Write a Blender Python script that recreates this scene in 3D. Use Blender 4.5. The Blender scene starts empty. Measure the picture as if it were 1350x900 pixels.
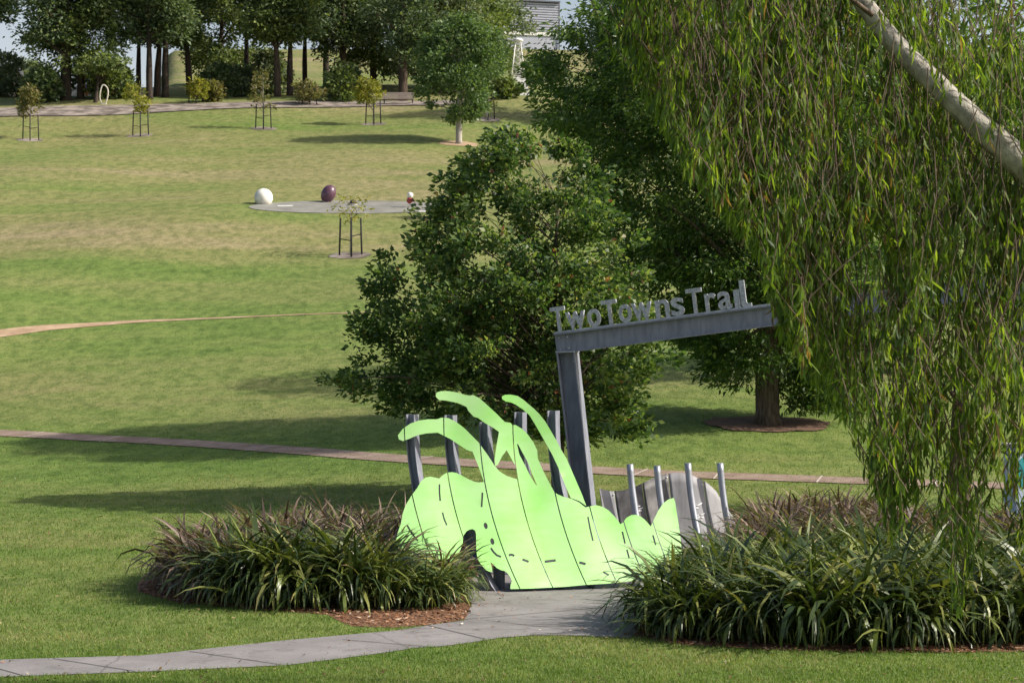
import bpy, bmesh, math, random
import numpy as np
from mathutils import Vector, Matrix, noise
from mathutils.geometry import delaunay_2d_cdt

S = bpy.context.scene
COL = S.collection
rad = math.radians
PI = math.pi

# ------------------------------------------------------------------ camera, sky, sun, exposure
F, CX, CY, CH = 2700.0, 675.0, 450.0, 3.6          # photo pixels: focal, centre; camera height
cam = bpy.data.cameras.new('camera')
cam.lens = 72; cam.sensor_width = 36; cam.sensor_fit = 'HORIZONTAL'
cam.clip_start = 0.5; cam.clip_end = 6000
cam.dof.use_dof = True; cam.dof.focus_distance = 30.0; cam.dof.aperture_fstop = 6.3
camo = bpy.data.objects.new('camera', cam); COL.objects.link(camo)
camo.location = (0, 0, CH); camo.rotation_euler = (rad(90), 0, 0)
S.camera = camo

SUN_EL, SUN_FWD = 37.0, 9.0                        # elevation; degrees that the sun stands on the camera's side of due right
sv = Vector((math.cos(rad(SUN_FWD))*math.cos(rad(SUN_EL)), -math.sin(rad(SUN_FWD))*math.cos(rad(SUN_EL)), math.sin(rad(SUN_EL))))
W = bpy.data.worlds.new('World'); S.world = W; W.use_nodes = True
wt = W.node_tree
bg = wt.nodes['Background']
sky = wt.nodes.new('ShaderNodeTexSky'); sky.sky_type = 'NISHITA'; sky.sun_disc = False
sky.sun_elevation = rad(SUN_EL); sky.sun_rotation = math.atan2(sv.x, sv.y)
sky.air_density = 1.0; sky.dust_density = 4.0; sky.ozone_density = 1.0
# bright thin cloud and haze low in the sky
geo_ = wt.nodes.new('ShaderNodeTexCoord'); sep_ = wt.nodes.new('ShaderNodeSeparateXYZ'); wt.links.new(geo_.outputs['Generated'], sep_.inputs[0])
el_ = wt.nodes.new('ShaderNodeMapRange'); wt.links.new(sep_.outputs['Z'], el_.inputs[0])
el_.inputs[1].default_value = 0.0; el_.inputs[2].default_value = 0.24; el_.inputs[3].default_value = 0.85; el_.inputs[4].default_value = 0.0
cn_ = wt.nodes.new('ShaderNodeTexNoise'); cn_.inputs['Scale'].default_value = 3.0; cn_.inputs['Detail'].default_value = 6; wt.links.new(geo_.outputs['Generated'], cn_.inputs['Vector'])
cm_ = wt.nodes.new('ShaderNodeMath'); cm_.operation = 'MULTIPLY_ADD'; cm_.inputs[1].default_value = 0.5; cm_.inputs[2].default_value = -0.28
wt.links.new(cn_.outputs['Fac'], cm_.inputs[0])
ca_ = wt.nodes.new('ShaderNodeMath'); ca_.operation = 'ADD'; ca_.use_clamp = True
wt.links.new(cm_.outputs[0], ca_.inputs[0]); wt.links.new(el_.outputs[0], ca_.inputs[1])
sm_ = wt.nodes.new('ShaderNodeMix'); sm_.data_type = 'RGBA'
wt.links.new(ca_.outputs[0], sm_.inputs[0]); wt.links.new(sky.outputs[0], sm_.inputs[6]); sm_.inputs[7].default_value = (6.6, 6.8, 7.1, 1)
wt.links.new(sm_.outputs[2], bg.inputs[0]); bg.inputs[1].default_value = 0.112
sl = bpy.data.lights.new('sun', 'SUN'); sl.energy = 4.4; sl.angle = rad(0.6); sl.color = (1.0, 0.94, 0.84)
so = bpy.data.objects.new('sun', sl); COL.objects.link(so)
so.rotation_euler = (-sv).to_track_quat('-Z', 'Y').to_euler()
S.view_settings.view_transform = 'Standard'; S.view_settings.look = 'None'
S.view_settings.exposure = 0.44; S.view_settings.gamma = 1.0
S.view_settings.use_curve_mapping = False
S.render.engine = 'CYCLES'
S.cycles.use_adaptive_sampling = True
S.cycles.use_denoising = True
S.cycles.max_bounces = 6; S.cycles.transparent_max_bounces = 4; S.cycles.transmission_bounces = 4

# ------------------------------------------------------------------ materials
def mat(name):
    m = bpy.data.materials.new(name); m.use_nodes = True
    nt = m.node_tree
    return m, nt, nt.nodes['Principled BSDF'], nt.nodes['Material Output']
def N(nt, t, **kw):
    n = nt.nodes.new(t)
    for k, v in kw.items():
        if hasattr(n, k): setattr(n, k, v)
        else: n.inputs[k.replace('_', ' ')].default_value = v
    return n
def ramp(nt, fac, stops, interp='LINEAR'):
    r = nt.nodes.new('ShaderNodeValToRGB'); r.color_ramp.interpolation = interp
    e = r.color_ramp.elements
    while len(e) < len(stops): e.new(0.5)
    for x, (p, c) in zip(e, stops): x.position = p; x.color = (*c, 1)
    nt.links.new(fac, r.inputs[0]); return r.outputs[0]
def mixc(nt, fac, a, b, mode='MIX'):
    m = nt.nodes.new('ShaderNodeMix'); m.data_type = 'RGBA'; m.blend_type = mode
    for s, v in ((m.inputs[0], fac), (m.inputs[6], a), (m.inputs[7], b)):
        if hasattr(v, 'is_linked'): nt.links.new(v, s)
        elif isinstance(v, (int, float)): s.default_value = v
        else: s.default_value = (*v, 1)
    return m.outputs[2]
def coord(nt, scale=(1, 1, 1), out='Object'):
    tc = nt.nodes.new('ShaderNodeTexCoord'); mp = nt.nodes.new('ShaderNodeMapping')
    mp.inputs['Scale'].default_value = scale
    nt.links.new(tc.outputs[out], mp.inputs[0]); return mp.outputs[0]
def noi(nt, vec, scale, detail=4, rough=0.55, dist=0.0):
    n = nt.nodes.new('ShaderNodeTexNoise'); n.inputs['Scale'].default_value = scale
    n.inputs['Detail'].default_value = detail; n.inputs['Roughness'].default_value = rough
    n.inputs['Distortion'].default_value = dist
    nt.links.new(vec, n.inputs['Vector']); return n.outputs['Fac']
def bump(nt, b, h, strength, dist=0.02):
    n = nt.nodes.new('ShaderNodeBump'); n.inputs['Strength'].default_value = strength; n.inputs['Distance'].default_value = dist
    nt.links.new(h, n.inputs['Height']); nt.links.new(n.outputs[0], b.inputs['Normal'])
def surf(name, c1, c2, scale=6, rough=0.6, metal=0.0, bmp=0.2, stretch=(1, 1, 1), lo=0.35, hi=0.65, spec=0.5, detail=5, bscale=None):
    m, nt, b, o = mat(name)
    v = coord(nt, stretch)
    f = noi(nt, v, scale, detail)
    nt.links.new(ramp(nt, f, [(lo, c1), (hi, c2)]), b.inputs['Base Color'])
    b.inputs['Roughness'].default_value = rough; b.inputs['Metallic'].default_value = metal
    b.inputs['Specular IOR Level'].default_value = spec
    if bmp: bump(nt, b, noi(nt, v, bscale or scale*4, 5), bmp)
    return m
def leafmat(name, stops, trans=0.35, rough=0.45, spec=0.4, tcol=None):
    m, nt, b, o = mat(name)
    at_ = nt.nodes.new('ShaderNodeAttribute'); at_.attribute_name = 'rnd'
    c = ramp(nt, at_.outputs['Fac'], stops)
    nt.links.new(c, b.inputs['Base Color'])
    b.inputs['Roughness'].default_value = rough; b.inputs['Specular IOR Level'].default_value = spec
    t = nt.nodes.new('ShaderNodeBsdfTranslucent')
    tc = mixc(nt, 1.0, c, tcol or (1.6, 1.7, 0.7), 'MULTIPLY')
    nt.links.new(tc, t.inputs[0])
    mx = nt.nodes.new('ShaderNodeMixShader'); mx.inputs[0].default_value = trans
    nt.links.new(b.outputs[0], mx.inputs[1]); nt.links.new(t.outputs[0], mx.inputs[2])
    nt.links.new(mx.outputs[0], o.inputs[0])
    return m

# lawn: worn, patchy turf, drier towards the top of the hill
def lawn_material():
    m, nt, b, o = mat('lawn')
    v = coord(nt)
    vs = coord(nt, (0.28, 1, 1))
    big = noi(nt, vs, 0.10, 5, 0.6, 0.4)
    mid = noi(nt, vs, 0.5, 6, 0.65, 0.3)
    fine = noi(nt, coord(nt, (1, 0.5, 1)), 2.2, 9, 0.78)
    vf = noi(nt, coord(nt, (1, .35, 1)), 13, 6, 0.8)
    geo = nt.nodes.new('ShaderNodeSeparateXYZ'); nt.links.new(v, geo.inputs[0])
    mr = nt.nodes.new('ShaderNodeMapRange'); nt.links.new(geo.outputs['Y'], mr.inputs[0])
    mr.inputs[1].default_value = 60; mr.inputs[2].default_value = 118; mr.inputs[3].default_value = -0.02; mr.inputs[4].default_value = 0.10
    a1 = nt.nodes.new('ShaderNodeMath'); a1.operation = 'MULTIPLY_ADD'; a1.inputs[1].default_value = 0.72
    nt.links.new(big, a1.inputs[0]); nt.links.new(mr.outputs[0], a1.inputs[2])
    a2 = nt.nodes.new('ShaderNodeMath'); a2.operation = 'MULTIPLY_ADD'; a2.inputs[1].default_value = 0.30
    nt.links.new(mid, a2.inputs[0]); nt.links.new(a1.outputs[0], a2.inputs[2])
    a3 = nt.nodes.new('ShaderNodeMath'); a3.operation = 'MULTIPLY_ADD'; a3.inputs[1].default_value = 0.30
    nt.links.new(fine, a3.inputs[0]); nt.links.new(a2.outputs[0], a3.inputs[2])
    c = ramp(nt, a3.outputs[0], [(0.50, (0.098, 0.164, 0.032)), (0.63, (0.145, 0.197, 0.049)), (0.78, (0.205, 0.207, 0.078)), (0.92, (0.28, 0.235, 0.13))])
    dk = ramp(nt, fine, [(0.38, (0.52, 0.56, 0.52)), (0.57, (1.15, 1.14, 1.12))])
    c = mixc(nt, 0.75, c, dk, 'MULTIPLY')
    dk2 = ramp(nt, vf, [(0.32, (0.55, 0.58, 0.55)), (0.62, (1.18, 1.16, 1.15))])
    c = mixc(nt, 0.6, c, dk2, 'MULTIPLY')
    nt.links.new(c, b.inputs['Base Color'])
    b.inputs['Roughness'].default_value = 0.9; b.inputs['Specular IOR Level'].default_value = 0.15
    bump(nt, b, vf, 0.6, 0.04)
    return m
M = {}
M['lawn'] = lawn_material()
M['blade'] = leafmat('grass_blade', [(0, (0.088, 0.162, 0.024)), (0.5, (0.138, 0.208, 0.04)), (0.8, (0.205, 0.225, 0.068)), (1, (0.34, 0.28, 0.15))], 0.35, 0.6, 0.25)
M['concrete'] = surf('concrete', (0.185, 0.173, 0.17), (0.30, 0.283, 0.278), 0.9, 0.9, 0, 0.25, (1, 1, 1), 0.3, 0.7, 0.3, 8, 60)
def stained(name, c1, c2, dark):
    m, nt, b, o = mat(name); v = coord(nt)
    f = noi(nt, v, 0.9, 8, 0.62); g_ = noi(nt, v, 2.6, 6, 0.7, 1.2); h_ = noi(nt, v, 70, 4, 0.8)
    c = ramp(nt, f, [(0.3, c1), (0.7, c2)])
    c = mixc(nt, ramp(nt, g_, [(0.54, (0, 0, 0)), (0.72, (.75, .75, .75))]), c, dark)
    c = mixc(nt, 0.55, c, ramp(nt, h_, [(0.35, (.72, .72, .72)), (0.62, (1.1, 1.1, 1.1))]), 'MULTIPLY')
    vo = nt.nodes.new('ShaderNodeTexVoronoi'); vo.feature = 'DISTANCE_TO_EDGE'; vo.inputs['Scale'].default_value = 0.38
    dv = nt.nodes.new('ShaderNodeMix'); dv.data_type = 'RGBA'; dv.inputs[0].default_value = .12
    nz = nt.nodes.new('ShaderNodeTexNoise'); nz.inputs['Scale'].default_value = 3; nz.inputs['Detail'].default_value = 6
    nt.links.new(v, nz.inputs['Vector']); nt.links.new(v, dv.inputs[6]); nt.links.new(nz.outputs['Color'], dv.inputs[7]); nt.links.new(dv.outputs[2], vo.inputs['Vector'])
    c = mixc(nt, ramp(nt, vo.outputs['Distance'], [(0.0, (.5, .5, .5)), (0.006, (0, 0, 0))]), c, (.05, .045, .04))
    nt.links.new(c, b.inputs['Base Color']); b.inputs['Roughness'].default_value = .9; b.inputs['Specular IOR Level'].default_value = .25
    bump(nt, b, h_, .3, .02); return m
M['concrete'] = stained('concrete', (0.19, 0.176, 0.172), (0.30, 0.282, 0.276), (0.12, 0.108, 0.10))
M['joint'] = surf('concrete_joint', (0.07, 0.066, 0.06), (0.11, 0.10, 0.09), 8, 0.95, bmp=0)
M['jointlt'] = surf('pale_joint', (0.46, 0.40, 0.35), (0.55, 0.48, 0.42), 8, 0.9, bmp=0)
M['pathtan'] = surf('tan_concrete', (0.20, 0.14, 0.108), (0.30, 0.225, 0.18), 1.6, 0.9, 0, 0.2, spec=0.3)
M['dirt'] = surf('worn_dirt', (0.30, 0.20, 0.125), (0.44, 0.32, 0.21), 1.6, 0.95, 0, 0.3, spec=0.2)
M['pad'] = surf('court_concrete', (0.17, 0.165, 0.145), (0.25, 0.245, 0.215), 1.0, 0.9, 0, 0.1, spec=0.3)
M['line'] = surf('line_paint', (0.6, 0.6, 0.56), (0.75, 0.75, 0.7), 3, 0.8, bmp=0)
M['mulch'] = surf('bark_mulch', (0.085, 0.043, 0.024), (0.27, 0.145, 0.085), 22, 0.95, 0, 1.0, lo=0.38, hi=0.66, spec=0.2, detail=6, bscale=30)
M['mulchdk'] = surf('old_mulch', (0.08, 0.05, 0.035), (0.19, 0.115, 0.08), 12, 0.95, 0, 0.8, spec=0.2)
M['rocky'] = surf('rocky_mulch', (0.12, 0.10, 0.085), (0.31, 0.265, 0.23), 1.1, 0.95, 0, 0.25, lo=0.4, hi=0.62, spec=0.2, detail=8, bscale=5)
M['chip'] = leafmat('bark_chip', [(0, (0.09, 0.04, 0.02)), (0.5, (0.26, 0.12, 0.06)), (0.85, (0.38, 0.22, 0.13)), (1, (0.6, 0.48, 0.36))], 0.0, 0.85, 0.2)
M['litter'] = leafmat('fallen_leaf', [(0, (0.05, 0.035, 0.015)), (0.55, (0.13, 0.08, 0.03)), (0.85, (0.36, 0.28, 0.15)), (1, (0.75, 0.72, 0.66))], 0.0, 0.8, 0.2)
def lime_material():
    m, nt, b, o = mat('lime_paint')
    v = coord(nt, (1, 1, 1))
    f = noi(nt, v, 1.1, 3, 0.5, 0.6)
    f2 = noi(nt, coord(nt, (1, 1, 5)), 3.0, 4, 0.6)
    c = ramp(nt, f, [(0.3, (0.26, 0.67, 0.11)), (0.7, (0.44, 0.73, 0.31))])
    c = mixc(nt, 0.25, c, ramp(nt, f2, [(0.3, (0.36, 0.71, 0.22)), (0.7, (0.50, 0.76, 0.42))]))
    nt.links.new(c, b.inputs['Base Color'])
    b.inputs['Roughness'].default_value = 0.5; b.inputs['Specular IOR Level'].default_value = 0.5
    bump(nt, b, f, 0.06, 0.05)
    return m
M['lime'] = lime_material()
M['post'] = surf('weathered_galvanised_post', (0.165, 0.172, 0.21), (0.245, 0.255, 0.30), 5, 0.6, 0.1, 0.05, (3, 3, 0.6))
M['galv'] = surf('galvanised_steel', (0.27, 0.285, 0.315), (0.43, 0.45, 0.49), 9, 0.5, 0.4, 0.08, (1, 1, 1))
M['tube'] = surf('galvanised_tube', (0.27, 0.29, 0.33), (0.38, 0.40, 0.45), 4, 0.42, 0.55, 0.05, (2, 2, 0.6))
M['letter'] = surf('speckled_zinc', (0.29, 0.295, 0.325), (0.46, 0.465, 0.50), 26, 0.5, 0.3, 0.1, lo=0.4, hi=0.6)
M['steel'] = surf('brushed_steel', (0.20, 0.197, 0.208), (0.30, 0.297, 0.31), 3.0, 0.6, 0.0, 0.04, (2.5, 2.5, 0.6))
M['steelshade'] = surf('shaded_steel', (0.06, 0.057, 0.06), (0.15, 0.145, 0.147), 3.5, 0.6, 0.0, 0.04, (1.5, 1.5, 1.2), 0.4, 0.68, detail=9)  # same panel steel, with shade from ripples and posts put into the colour
M['etch'] = surf('etched_line', (0.72, 0.72, 0.72), (0.85, 0.85, 0.85), 8, 0.8, bmp=0)
M['bark'] = surf('brown_bark', (0.055, 0.042, 0.032), (0.15, 0.115, 0.085), 5, 0.95, 0, 0.8, (3, 3, 0.5), spec=0.2)
M['barkdk'] = surf('dark_bark', (0.035, 0.026, 0.02), (0.10, 0.072, 0.052), 4, 0.95, 0, 0.7, (3, 3, 0.5), spec=0.2)
M['barkred'] = surf('furrowed_red_bark', (0.03, 0.024, 0.02), (0.075, 0.056, 0.045), 3, 0.95, 0, 0.8, (3, 3, 0.5), spec=0.2)
M['gum'] = surf('pale_gum_bark', (0.22, 0.195, 0.165), (0.50, 0.46, 0.40), 5, 0.8, 0, 0.6, (2, 2, 2), spec=0.3)
M['twig'] = surf('brown_twig', (0.07, 0.045, 0.03), (0.17, 0.12, 0.085), 6, 0.9, bmp=0)
M['palebark'] = surf('pale_smooth_bark', (0.26, 0.235, 0.20), (0.40, 0.37, 0.33), 4, 0.85, 0, 0.3, (2, 2, 0.5), spec=0.2)
M['stake'] = surf('dark_timber_stake', (0.015, 0.016, 0.014), (0.035, 0.035, 0.03), 8, 0.9, bmp=0)
M['tie'] = surf('black_webbing_tie', (0.015, 0.015, 0.015), (0.03, 0.03, 0.03), 8, 0.9, bmp=0)
M['lf_mid'] = leafmat('glossy_leaf', [(0, (0.024, 0.056, 0.02)), (0.4, (0.055, 0.105, 0.032)), (0.62, (0.13, 0.19, 0.055)), (0.965, (0.25, 0.29, 0.10)), (1.0, (0.22, 0.08, 0.06))], 0.42, 0.45, 0.3)
M['lf_ash'] = leafmat('ash_leaf', [(0, (0.03, 0.07, 0.016)), (0.5, (0.07, 0.13, 0.028)), (1, (0.20, 0.27, 0.055))], 0.4, 0.4, 0.45)
M['lf_weep'] = leafmat('gum_leaf', [(0, (0.04, 0.075, 0.024)), (0.45, (0.10, 0.165, 0.03)), (0.85, (0.20, 0.28, 0.042)), (0.985, (0.26, 0.29, 0.06)), (1, (0.19, 0.12, 0.06))], 0.55, 0.5, 0.3, (1.7, 1.7, 0.55))
M['lf_pine'] = leafmat('dark_pine_leaf', [(0, (0.04, 0.066, 0.036)), (0.5, (0.095, 0.14, 0.062)), (1, (0.19, 0.23, 0.09))], 0.25, 0.55, 0.3)
M['lf_pine2'] = leafmat('olive_pine_leaf', [(0, (0.05, 0.08, 0.03)), (0.5, (0.13, 0.175, 0.058)), (1, (0.26, 0.30, 0.095))], 0.3, 0.55, 0.3)
M['lf_grey'] = leafmat('grey_green_leaf', [(0, (0.075, 0.105, 0.065)), (0.6, (0.155, 0.195, 0.105)), (1, (0.26, 0.28, 0.14))], 0.3, 0.55, 0.3)
M['lf_lolly'] = leafmat('mid_green_leaf', [(0, (0.045, 0.085, 0.035)), (0.5, (0.095, 0.16, 0.055)), (1, (0.20, 0.27, 0.09))], 0.3, 0.45, 0.45)
M['lf_yel'] = leafmat('yellow_green_leaf', [(0, (0.12, 0.14, 0.02)), (0.6, (0.25, 0.25, 0.04)), (1, (0.36, 0.28, 0.07))], 0.4, 0.5, 0.3)
M['lf_olive'] = leafmat('olive_brown_leaf', [(0, (0.08, 0.095, 0.035)), (0.6, (0.17, 0.16, 0.06)), (1, (0.27, 0.19, 0.09))], 0.35, 0.5, 0.3)
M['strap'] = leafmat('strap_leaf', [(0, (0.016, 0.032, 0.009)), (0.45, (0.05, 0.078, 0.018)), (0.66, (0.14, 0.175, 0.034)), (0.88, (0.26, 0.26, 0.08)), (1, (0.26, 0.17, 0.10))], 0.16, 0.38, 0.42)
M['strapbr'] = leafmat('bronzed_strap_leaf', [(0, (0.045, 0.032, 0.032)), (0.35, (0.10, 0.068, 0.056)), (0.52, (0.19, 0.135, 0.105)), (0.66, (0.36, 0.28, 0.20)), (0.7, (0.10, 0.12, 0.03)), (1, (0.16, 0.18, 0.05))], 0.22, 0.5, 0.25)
def plain(name, c, rough=0.6, metal=0.0, v=0.12, scale=6):
    return surf(name, tuple(x*(1-v) for x in c), tuple(min(1, x*(1+v)) for x in c), scale, rough, metal, 0.05)
M['white'] = plain('off_white_paint', (0.72, 0.70, 0.66), 0.6)
M['chalk'] = plain('chalky_white_concrete', (0.70, 0.67, 0.60), 0.85, 0, 0.16, 3)
M['maroon'] = plain('maroon_paint', (0.10, 0.045, 0.07), 0.35, 0, 0.15)
M['red'] = plain('dark_red_paint', (0.33, 0.035, 0.035), 0.35)
M['dark'] = plain('dark_leather_brown', (0.05, 0.032, 0.026), 0.6)
M['black'] = plain('dark_steel', (0.03, 0.032, 0.036), 0.5)
M['bench'] = plain('weathered_timber', (0.36, 0.29, 0.25), 0.85)
M['orange'] = plain('orange_plastic', (0.72, 0.22, 0.06), 0.5)
M['purple'] = plain('purple_plastic', (0.17, 0.10, 0.33), 0.5)
M['pink'] = plain('faded_pink_panel', (0.66, 0.38, 0.36), 0.6)
M['yellow'] = plain('yellow_plastic', (0.72, 0.45, 0.06), 0.5)
M['teal'] = plain('teal_paint', (0.03, 0.30, 0.32), 0.5)
M['paleblue'] = plain('pale_blue_paint', (0.45, 0.55, 0.66), 0.5)
M['greybrown'] = plain('grey_brown_wall', (0.30, 0.26, 0.23), 0.9)
M['greywall'] = plain('pale_grey_wall', (0.42, 0.40, 0.38), 0.9)
M['clad'] = plain('lilac_grey_cladding', (0.36, 0.37, 0.43), 0.5, 0, 0.06, 0.6)
M['trim'] = plain('dark_gutter', (0.10, 0.10, 0.12), 0.5)
M['ringwood'] = plain('bleached_wood', (0.52, 0.48, 0.40), 0.9)

# ------------------------------------------------------------------ object helpers
def link(o, parent=None):
    COL.objects.link(o)
    if parent is not None: o.parent = parent
    return o
def tag(o, label=None, cat=None, group=None, kind=None):
    if label: o['label'] = label
    if cat: o['category'] = cat
    if group: o['group'] = group
    if kind: o['kind'] = kind
    return o
def thing(name, loc, label, cat, group=None, rz=0.0):
    o = bpy.data.objects.new(name, None); o.empty_display_size = 0.2
    o.location = loc; o.rotation_euler = (0, 0, rz)
    COL.objects.link(o); return tag(o, label, cat, group)
def meshobj(name, bm, m, parent=None, smooth=False):
    me = bpy.data.meshes.new(name); bm.normal_update(); bm.to_mesh(me); bm.free()
    for x in (m if isinstance(m, (list, tuple)) else [m]): me.materials.append(x)
    if smooth:
        for p in me.polygons: p.use_smooth = True
    return link(bpy.data.objects.new(name, me), parent)
def arrmesh(name, V, Fq, m, parent=None, rnd=None, smooth=False, make=True):
    me = bpy.data.meshes.new(name)
    V = np.asarray(V, np.float32); Fq = np.asarray(Fq, np.int32); k = Fq.shape[1]; n = len(Fq)
    me.vertices.add(len(V)); me.vertices.foreach_set('co', V.ravel())
    me.loops.add(n*k); me.loops.foreach_set('vertex_index', Fq.ravel())
    me.polygons.add(n); me.polygons.foreach_set('loop_start', np.arange(n, dtype=np.int32)*k)
    if smooth: me.polygons.foreach_set('use_smooth', np.ones(n, bool))
    if rnd is not None:
        a = me.attributes.new('rnd', 'FLOAT', 'POINT'); a.data.foreach_set('value', np.asarray(rnd, np.float32).ravel())
    me.update(calc_edges=True); me.materials.append(m)
    if not make: return me
    return link(bpy.data.objects.new(name, me), parent)
def add_box(bm, c, s, rz=0.0, mi=0):
    R = Matrix.Rotation(rz, 3, 'Z'); vs = []
    for dx in (-.5, .5):
        for dy in (-.5, .5):
            for dz in (-.5, .5):
                vs.append(bm.verts.new(Vector(c) + R @ Vector((dx*s[0], dy*s[1], dz*s[2]))))
    for f in ((0, 1, 3, 2), (4, 6, 7, 5), (0, 4, 5, 1), (2, 3, 7, 6), (0, 2, 6, 4), (1, 5, 7, 3)):
        bm.faces.new([vs[i] for i in f]).material_index = mi
def box(name, c, s, m, parent=None, rz=0.0, bev=0.0):
    bm = bmesh.new(); add_box(bm, c, s, rz)
    if bev: bmesh.ops.bevel(bm, geom=bm.edges[:], offset=bev, segments=2, affect='EDGES', profile=0.5)
    return meshobj(name, bm, m, parent)
def add_tube(bm, pts, radii, seg=8, caps=True):
    pts = [Vector(p) for p in pts]
    if not hasattr(radii, '__len__'): radii = [radii]*len(pts)
    rings = []; prev = None
    for i, p in enumerate(pts):
        d = (pts[min(i+1, len(pts)-1)] - pts[max(i-1, 0)]).normalized()
        if prev is None: u = d.orthogonal().normalized()
        else:
            u = prev - d*prev.dot(d)
            u = u.normalized() if u.length > 1e-6 else d.orthogonal().normalized()
        prev = u; w = d.cross(u)
        rings.append([bm.verts.new(p + (u*math.cos(2*PI*k/seg) + w*math.sin(2*PI*k/seg))*radii[i]) for k in range(seg)])
    for a, b in zip(rings, rings[1:]):
        for k in range(seg): bm.faces.new((a[k], a[(k+1) % seg], b[(k+1) % seg], b[k])).smooth = True
    if caps and seg > 2:
        bm.faces.new(rings[0][::-1]); bm.faces.new(rings[-1])
def tube(name, pts, radii, m, parent=None, seg=8):
    bm = bmesh.new(); add_tube(bm, pts, radii, seg); return meshobj(name, bm, m, parent)
def sweep(name, prof, pts, u, d, m, parent=None):
    """closed profile [(a,b)] carried along pts with fixed axes u and d"""
    bm = bmesh.new(); rings = []; u = Vector(u); d = Vector(d)
    for p in pts: rings.append([bm.verts.new(Vector(p) + u*a + d*b) for a, b in prof])
    n = len(prof)
    for A, B in zip(rings, rings[1:]):
        for k in range(n): bm.faces.new((A[k], A[(k+1) % n], B[(k+1) % n], B[k]))
    bm.faces.new(rings[0][::-1]); bm.faces.new(rings[-1])
    bmesh.ops.recalc_face_normals(bm, faces=bm.faces[:])
    return meshobj(name, bm, m, parent)
def hprof(w, dep, tf, tw):
    """H section: flanges at both ends of the width w, web in the middle of the depth"""
    a, b = w/2, dep/2; t = tw/2
    return [(-a, -b), (-a+tf, -b), (-a+tf, -t), (a-tf, -t), (a-tf, -b), (a, -b), (a, b), (a-tf, b), (a-tf, t), (-a+tf, t), (-a+tf, b), (-a, b)]
def ball(name, c, r, m, parent=None, seg=28, rings=18, tilt=None, sc=(1, 1, 1), cut=None):
    bm = bmesh.new(); bmesh.ops.create_uvsphere(bm, u_segments=seg, v_segments=rings, radius=1.0)
    Mx = Matrix.Translation(c) @ (tilt.to_4x4() if tilt else Matrix()) @ Matrix.Diagonal((r*sc[0], r*sc[1], r*sc[2], 1))
    bmesh.ops.transform(bm, matrix=Mx, verts=bm.verts)
    return meshobj(name, bm, m, parent, True)

# ------------------------------------------------------------------ terrain
def table(kn):
    k = np.array(kn, float); ys = np.arange(-100, 2001, 0.5); z = np.interp(ys, k[:, 0], k[:, 1])
    g = np.exp(-0.5*(np.arange(-16, 17)*0.5/2.6)**2); g /= g.sum()
    return ys, np.convolve(np.pad(z, 16, mode='edge'), g, 'valid')
HILL = [(80, 4.35), (90, 6.5), (95, 7.58), (102, 9.45), (107, 10.6), (112, 11.5), (120, 13.2), (142, 17.8), (160, 22.4), (168, 23.8)]
TY, TL = table([(-100, 0), (44, 0), (52, .22), (57, .5), (62, .86), (70, 2.0)] + HILL + [(178, 24.6), (230, 24.0), (400, 20), (2000, 20)])
_, TR = table([(-100, 0), (36, 0), (42, .12), (48, .44), (56, 1.32), (66, 2.55)] + HILL + [(180, 26.0), (200, 28.8), (230, 34), (262, 41), (320, 47), (450, 50), (2000, 40)])
def sstep(x, a, b):
    t = np.clip((x-a)/(b-a), 0, 1); return t*t*(3-2*t)
def H(x, y):
    x = np.asarray(x, float); y = np.asarray(y, float)
    near = sstep(x, -13, 5)
    px = CX + F*x/np.maximum(y, 20)
    far = sstep(px, 172, 228)
    w = np.where(y < 100, near, far); w = np.where((y > 80) & (y < 168), np.where(y < 120, near*(1-sstep(y, 80, 120)) + far*sstep(y, 80, 120), far), w)
    z = np.interp(y, TY, TL)*(1-w) + np.interp(y, TY, TR)*w
    amp = sstep(y, 44, 75)*0.16
    return z + amp*(np.sin(x*0.21+1.3)*np.sin(y*0.17) + 0.6*np.sin(x*0.37-y*0.11+.5))
def h1(x, y): return float(H(x, y))
_ty = np.arange(14, 700, 0.1)
def at(px, py):
    """where the sight line through a photo pixel meets the ground"""
    zr = CH - (py-CY)*_ty/F; xr = (px-CX)*_ty/F
    i = np.argmax(H(xr, _ty) >= zr)
    return Vector((xr[i], _ty[i], h1(xr[i], _ty[i])))
def PX(px, py, Y): return Vector(((px-CX)*Y/F, Y, CH-(py-CY)*Y/F))
def gp(px, Y):
    x = (px-CX)*Y/F; return Vector((x, Y, h1(x, Y)))
def flat(px, py):
    Y = CH*F/(py-CY); return ((px-CX)*Y/F, Y)

xs = np.concatenate([[-900, -500, -300, -200, -140, -100, -80], np.arange(-62, 62.1, 0.8), [80, 100, 140, 200, 300, 500, 900]])
ys = np.concatenate([[-120, -60, -30, -10, 5, 12, 17], np.arange(20, 80, 0.75), np.arange(80, 180, 1.0), np.arange(180, 330, 4), [340, 360, 400, 500, 700, 1000, 1500, 2000]])
GX, GY = np.meshgrid(xs, ys); GZ = H(GX, GY)
nx, ny = len(xs), len(ys)
ii = (np.arange(ny-1)[:, None]*nx + np.arange(nx-1)[None, :]).ravel()
ground = arrmesh('ground', np.stack([GX, GY, GZ], -1).reshape(-1, 3), np.stack([ii, ii+1, ii+nx+1, ii+nx], 1), M['lawn'], smooth=True)
tag(ground, kind='structure')

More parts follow.
